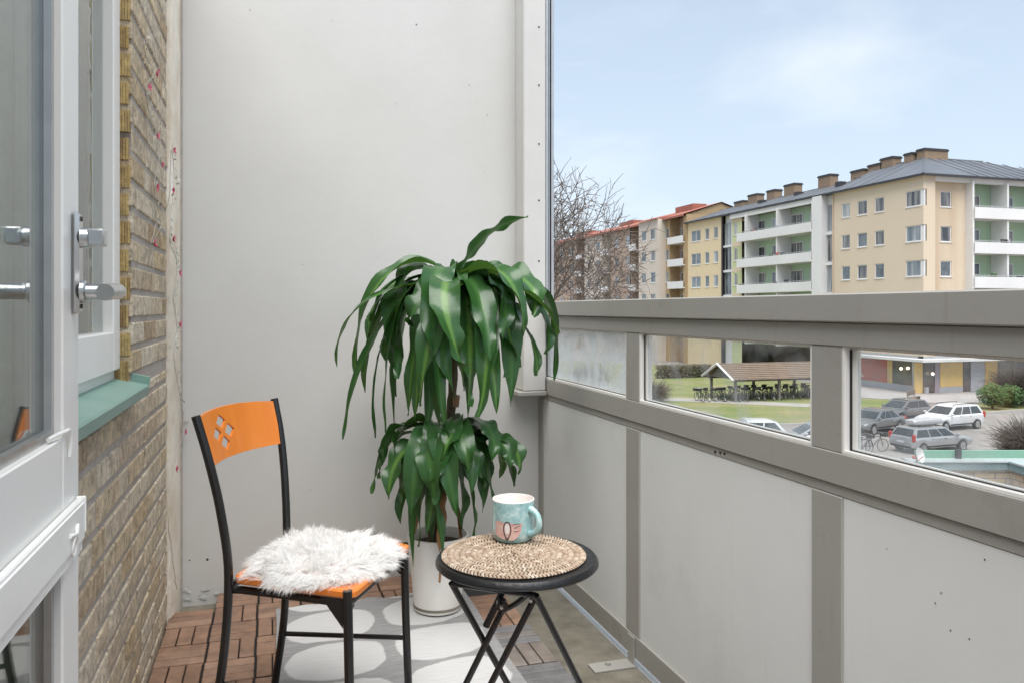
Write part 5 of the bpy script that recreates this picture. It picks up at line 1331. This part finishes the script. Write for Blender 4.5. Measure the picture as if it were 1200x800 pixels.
# ================================================================= OUTSIDE : cars
MT['silver'] = simple('silver_car_paint', (.40, .41, .42), (.36, .37, .38), .3, .35, scale=2, coat=.5)
MT['carwhite'] = simple('white_car_paint', (.68, .69, .70), None, .25, scale=2, coat=.5)
MT['grey_car'] = simple('grey_car_paint', (.20, .205, .21), None, .3, .3, scale=2, coat=.5)
MT['taillight'] = simple('red_lamp_lens', (.45, .03, .025), None, .2); MT['headlight'] = simple('clear_lamp_lens', (.65, .67, .70), None, .1)
MT['trim'] = simple('black_trim', (.02, .02, .022), None, .6)
MT['boxwhite'] = simple('roof_box_shell', (.43, .43, .44), None, .35)
def car(label, paint, loc, rz, L=4.5, W=1.78, Ht=1.46, style='estate', roofbox=False, s=1.0):
    r = empty('parked_car', loc, label, 'car', 'parked cars', rz); h = L / 2
    zb = .30; belt = Ht * .63
    # side view: x, top of the lower body
    top = {'estate': [(-h, .62), (-h + .04, belt - .02), (-h + .4, belt), (0, belt), (h - 1.35, belt - .03), (h - .7, belt - .11), (h - .25, .78), (h - .06, .70), (h, .56)],
           'hatch': [(-h, .62), (-h + .04, belt - .02), (-h + .3, belt), (0, belt), (h - 1.15, belt - .03), (h - .6, belt - .12), (h - .2, .76), (h - .05, .68), (h, .56)],
           'saloon': [(-h, .60), (-h + .05, belt - .04), (-h + .75, belt), (0, belt), (h - 1.4, belt - .03), (h - .7, belt - .10), (h - .25, .74), (h - .06, .66), (h, .54)]}[style]
    cab = {'estate': [(-h + .10, belt), (-h + .42, Ht - .05), (-h + .8, Ht), (.25, Ht - .02), (h - 1.95, Ht - .08), (h - 1.15, belt - .03)],
           'hatch': [(-h + .08, belt), (-h + .5, Ht - .08), (-h + .9, Ht), (.2, Ht), (h - 1.8, Ht - .08), (h - .95, belt - .03)],
           'saloon': [(-h + .55, belt), (-h + 1.25, Ht - .06), (-h + 1.6, Ht), (.2, Ht), (h - 1.95, Ht - .10), (h - 1.15, belt - .03)]}[style]
    b = MB(); rows = []
    dense = []
    for i in range(len(top) - 1):
        for k in range(4): t = k / 4; dense.append((top[i][0] + (top[i + 1][0] - top[i][0]) * t, top[i][1] + (top[i + 1][1] - top[i][1]) * t))
    dense.append(top[-1])
    xw = (-h + .78, h - .86); rw = .345
    for (x, zt_) in dense:
        e_ = min(1, max(0, (h - abs(x)) / .5)); w = W / 2 * (.84 + .16 * math.sqrt(max(0, 1 - (1 - e_)**2)))
        z0 = zb + .10 * (1 - e_)
        for xc in xw:
            if abs(x - xc) < rw: z0 = max(z0, .32 + math.sqrt(rw**2 - (x - xc)**2) * .98)
        z0 = min(z0, zt_ - .05); zm = (z0 + zt_) / 2
        half = [(w * .93, z0), (w, zm), (w * .985, zt_ - .06), (w * .92, zt_), (w * .45, zt_ + .025)]
        rows.append([(x, y, z) for y, z in half] + [(x, -y, z) for y, z in half[::-1]] + [(x, -w * .5, zb + .02), (x, w * .5, zb + .02)])
    b.grid(rows, closed=True); b.face(rows[0]); b.face(rows[-1][::-1])
    # cabin
    def cw(z): t = (z - belt + .05) / (Ht - belt); return W / 2 * (.94 - .22 * max(0, t))
    cr = []
    for (x, z) in cab: cr.append([(x, cw(z), z), (x, cw(z) * .6, z + (.02 if z > belt + .1 else 0)), (x, -cw(z) * .6, z + (.02 if z > belt + .1 else 0)), (x, -cw(z), z)])
    b.grid(cr)
    for sd in (1, -1):
        P = [(x, sd * cw(z), z) for x, z in cab]; b.face(P if sd < 0 else P[::-1])
    b.build('body', paint, r, smooth=True, local=True)
    # glazing
    zl, zh = belt + .025, Ht - .11
    def edge(i0, i1, z):
        (x0, z0), (x1, z1) = cab[i0], cab[i1]; return x0 + (x1 - x0) * max(0, min(1.15, (z - z0) / (z1 - z0)))
    xr0, xr1 = edge(0, 1, zl) + .16, edge(0, 1, zh) + .14; xf0, xf1 = edge(5, 4, zl) - .16, edge(5, 4, zh) - .10
    cuts = [0, .36, .68, 1] if style != 'hatch' else [0, .42, 1]
    for sd in (1, -1):
        for a, c in zip(cuts[:-1], cuts[1:]):
            g = .012; q = []
            for (t, z) in ((a, zl), (c, zl), (c, zh), (a, zh)):
                x = (xr0 + (xf0 - xr0) * t) if z == zl else (xr1 + (xf1 - xr1) * t)
                q.append((x + (.035 if t == a else -.035), sd * (cw(z) + .008), z))
            bb = MB(); bb.face(q if sd < 0 else q[::-1]); bb.build('side_window', 'carglass', r, local=True)
    for (i0, i1, nm) in ((0, 1, 'rear_window'), (5, 4, 'windscreen')):
        (x0, z0), (x1, z1) = cab[i0], cab[i1]; nrm_ = Vector((z1 - z0, 0, -(x1 - x0))); nrm_ = nrm_.normalized() * (.012 if i0 == 5 else -.012)
        if (nrm_.x > 0) != (i0 == 5): nrm_ = -nrm_
        q = []
        for (t, sd) in ((.12, -1), (.12, 1), (.9, 1), (.9, -1)):
            x, z = x0 + (x1 - x0) * t, z0 + (z1 - z0) * t; q.append(Vector((x, sd * (cw(z) - .09), z + .012)) + nrm_)
        bb = MB(); bb.face(q); bb.build(nm, 'carglass', r, local=True)
    for xc in xw:
        for sd in (1, -1):
            Mw = Matrix.Rotation(R(90 * -sd), 3, 'X'); y = sd * (W / 2 - .20)
            bb = MB(); bb.lathe([(0, -.02), (.315, -.02), (.32, .0), (.32, .16), (.305, .185), (.225, .19)], (xc, y, .32), 22, 0, Mw); wh = bb.build('wheel', 'tyre', r, smooth=True, local=True)
            bb = MB(); bb.lathe([(.225, .182), (.21, .17), (.10, .178), (.05, .188), (0, .19)], (xc, y, .32), 22, 0, Mw); bb.build('rim', 'chrome', wh, smooth=True, local=True)
    for sd in (1, -1):
        bb = MB(); bb.cbox(h - .26, h - .06, sd * W * .30 - .17, sd * W * .30 + .17, .56, .68, .03); bb.build('headlight', 'headlight', r, smooth=True, local=True)
        bb = MB()
        if style == 'estate': bb.cbox(-h + .02, -h + .20, sd * (W * .455) - .07, sd * (W * .455) + .07, .72, 1.12, .03)
        else: bb.cbox(-h + .01, -h + .18, sd * W * .42 - .12, sd * W * .42 + .12, .70, .86, .03)
        bb.build('taillight', 'taillight', r, smooth=True, local=True)
        bb = MB(); bb.cbox(.85 + h - 2.25, 1.0 + h - 2.25, sd * (W / 2 - .02) - .0 if sd > 0 else -(W / 2 + .14), (W / 2 + .14) if sd > 0 else -(W / 2 - .02), belt + .0, belt + .13, .02); bb.build('wing_mirror', paint, r, smooth=True, local=True)
        bb = MB(); bb.cbox(-h + 1.2, h - 1.3, sd * W * .487 - .012, sd * W * .487 + .012, .36, .44, .004)
        bb.cbox(-h - .012, -h + .1, -W * .40, W * .40, .34, .46, .01) if sd > 0 else bb.cbox(h - .08, h + .012, -W * .36, W * .36, .30, .46, .01)
        bb.build('trim_strip', 'trim', r, local=True)
    bb = MB(); bb.box(-h - .02, -h + .02, -.24, .24, .60, .70); bb.build('number_plate', 'headlight', r, local=True)
    bb = MB(); bb.box(h - .05, h + .02, -.24, .24, .42, .52); bb.build('number_plate', 'headlight', r, local=True)
    bb = MB(); bb.cbox(h - .12, h + .008, -.42, .42, .535, .64, .02); bb.build('grille', 'trim', r, smooth=True, local=True)
    for sd in (1, -1):
        for xq in (xr0 + (xf0 - xr0) * .36, xr0 + (xf0 - xr0) * .68):
            bb = MB(); bb.cbox(xq + .05, xq + .22, sd * W * .492 - .012, sd * W * .492 + .012, belt - .12, belt - .09, .004); bb.build('door_handle', 'trim', r, local=True)
    if style == 'estate':
        for sd in (1, -1):
            bb = MB(); bb.tube(smoothpath([(-h + .75, sd * cw(Ht) * .92, Ht - .0), (-h + .9, sd * cw(Ht) * .92, Ht + .06), (.2, sd * cw(Ht) * .92, Ht + .055), (.45, sd * cw(Ht) * .92, Ht - .03)]), .02, 6); bb.build('roof_rail', 'trim', r, local=True)
    if roofbox:
        bb = MB(); rws = []
        for x, k in ((-1.65, .55), (-1.55, .85), (-.9, 1), (.0, 1), (.5, .75), (.62, .35)):
            c = [(math.cos(a), math.sin(a)) for a in [i * math.pi / 6 for i in range(12)]]
            rws.append([(x, .40 * min(1, k * 1.3) * (abs(cx_)**.6) * (1 if cx_ > 0 else -1), Ht + .24 + .19 * k * (abs(sx_)**.7) * (1 if sx_ > 0 else -1)) for cx_, sx_ in c])
        bb.grid(rws, closed=True); bb.face(rws[0]); bb.face(rws[-1][::-1]); bb.build('roof_box', 'boxwhite', r, smooth=True, local=True)
        bb = MB()
        for x in (-1.2, .0): bb.box(x - .03, x + .03, -cw(Ht) * .95, cw(Ht) * .95, Ht + .045, Ht + .075)
        bb.build('roof_bars', 'trim', r, local=True)
    r.scale = (s, s, s)
    return r
zg = GZ + .002
def mid(p, q): return (p + q) / 2
p1, p2 = on_z(1086, 531.5, zg), on_z(1125.6, 528, zg); v = p2 - p1
nv = Vector((-v.y, v.x, 0)).normalized()
car('silver estate car with a pale roof box on its roof', 'silver', mid(p1, p2) + nv * .78, math.atan2(v.y, v.x), 4.65, 1.78, 1.44, 'estate', True, .93)
p1, p2 = on_z(1142, 502, zg), on_z(1109.5, 505, zg); v = p2 - p1; nv = Vector((-v.y, v.x, 0)).normalized()
car('white estate car parked beyond the one with the roof box', 'carwhite', mid(p1, p2) - nv * .8, math.atan2(v.y, v.x), 4.6, 1.85, 1.56, 'estate', False, .97)
car('grey saloon car with a sloping windscreen left of the white estate car', 'grey_car', on_z(1024, 505, zg), R(197), 4.4, 1.76, 1.40, 'saloon')
car('dark grey hatchback half hidden behind the grey saloon car', 'grey_car', on_z(1057, 492, zg), R(190), 4.0, 1.72, 1.44, 'hatch')
car('small white hatchback seen low through the middle pane', 'carwhite', on_z(876, 522, zg), R(160), 3.9, 1.68, 1.48, 'hatch')
car('silver hatchback beside the railing post at the edge of the middle pane', 'silver', on_z(955, 527, zg), R(160), 4.1, 1.72, 1.46, 'hatch')

# ================================================================= SKY, SUN, CAMERA
w = bpy.data.worlds.new('World'); SC.world = w; w.use_nodes = True; t = w.node_tree; bg = t.nodes['Background']
SUN_EL, SUN_AZ = R(68), R(195)     # azimuth clockwise from +Y
sky = t.nodes.new('ShaderNodeTexSky'); sky.sky_type = 'NISHITA'; sky.sun_disc = False
sky.sun_elevation = SUN_EL; sky.sun_rotation = SUN_AZ; sky.air_density = 1.0; sky.dust_density = 1.0; sky.ozone_density = 1.0
# thin high cloud
tc = t.nodes.new('ShaderNodeTexCoord'); mp = t.nodes.new('ShaderNodeMapping'); mp.inputs['Scale'].default_value = (1.2, 1.2, 4.0); t.links.new(tc.outputs['Generated'], mp.inputs[0])
nz = N(t, 'ShaderNodeTexNoise', Scale=1.6, Detail=6, Roughness=.5, Distortion=.6); t.links.new(mp.outputs[0], nz.inputs['Vector'])
sp = t.nodes.new('ShaderNodeSeparateXYZ'); t.links.new(tc.outputs['Generated'], sp.inputs[0])
hz = N(t, 'ShaderNodeMapRange'); hz.inputs[1].default_value = 0; hz.inputs[2].default_value = .42; hz.inputs[3].default_value = .90; hz.inputs[4].default_value = .55; t.links.new(sp.outputs[2], hz.inputs[0])
cr = ramp(t, [(.50, (0, 0, 0)), (.72, (.42, .42, .42))]); t.links.new(nz.outputs['Fac'], cr.inputs[0])
ad = N(t, 'ShaderNodeMath', operation='ADD'); ad.use_clamp = True; t.links.new(hz.outputs[0], ad.inputs[0]); t.links.new(cr.outputs[0], ad.inputs[1])
CLOUD = (5.2, 6.05, 6.95)
veil = mixc(t, sky.outputs[0], CLOUD, hz.outputs[0])
mixed = mixc(t, veil, (7.6, 7.8, 8.0), cr.outputs[0])
t.links.new(mixed, bg.inputs[0]); bg.inputs[1].default_value = .06
sl = bpy.data.lights.new('sun', 'SUN'); sl.energy = 2.45; sl.angle = R(62); sl.color = (1, .97, .93)
so = bpy.data.objects.new('sun', sl); COL.objects.link(so); so.location = (0, -5, 20)
dirv = Vector((math.sin(SUN_AZ) * math.cos(SUN_EL), math.cos(SUN_AZ) * math.cos(SUN_EL), math.sin(SUN_EL)))
so.rotation_euler = dirv.to_track_quat('Z', 'Y').to_euler()

cam = bpy.data.cameras.new('camera'); co = bpy.data.objects.new('camera', cam); COL.objects.link(co); SC.camera = co
cam.sensor_width = 36; cam.lens = 36 * F / 1200; cam.shift_y = -(400 - 362) / 1200; cam.clip_start = .05; cam.clip_end = 3000
co.location = (0, 0, H); co.rotation_euler = (R(90), 0, -YAW)
vs = SC.view_settings; vs.view_transform = 'Standard'; vs.look = 'None'; vs.gamma = 1; vs.use_curve_mapping = False; vs.exposure = 1.37
cy = SC.cycles; cy.use_denoising = True; cy.max_bounces = 10; cy.diffuse_bounces = 6; cy.transparent_max_bounces = 16; cy.caustics_reflective = False; cy.caustics_refractive = False
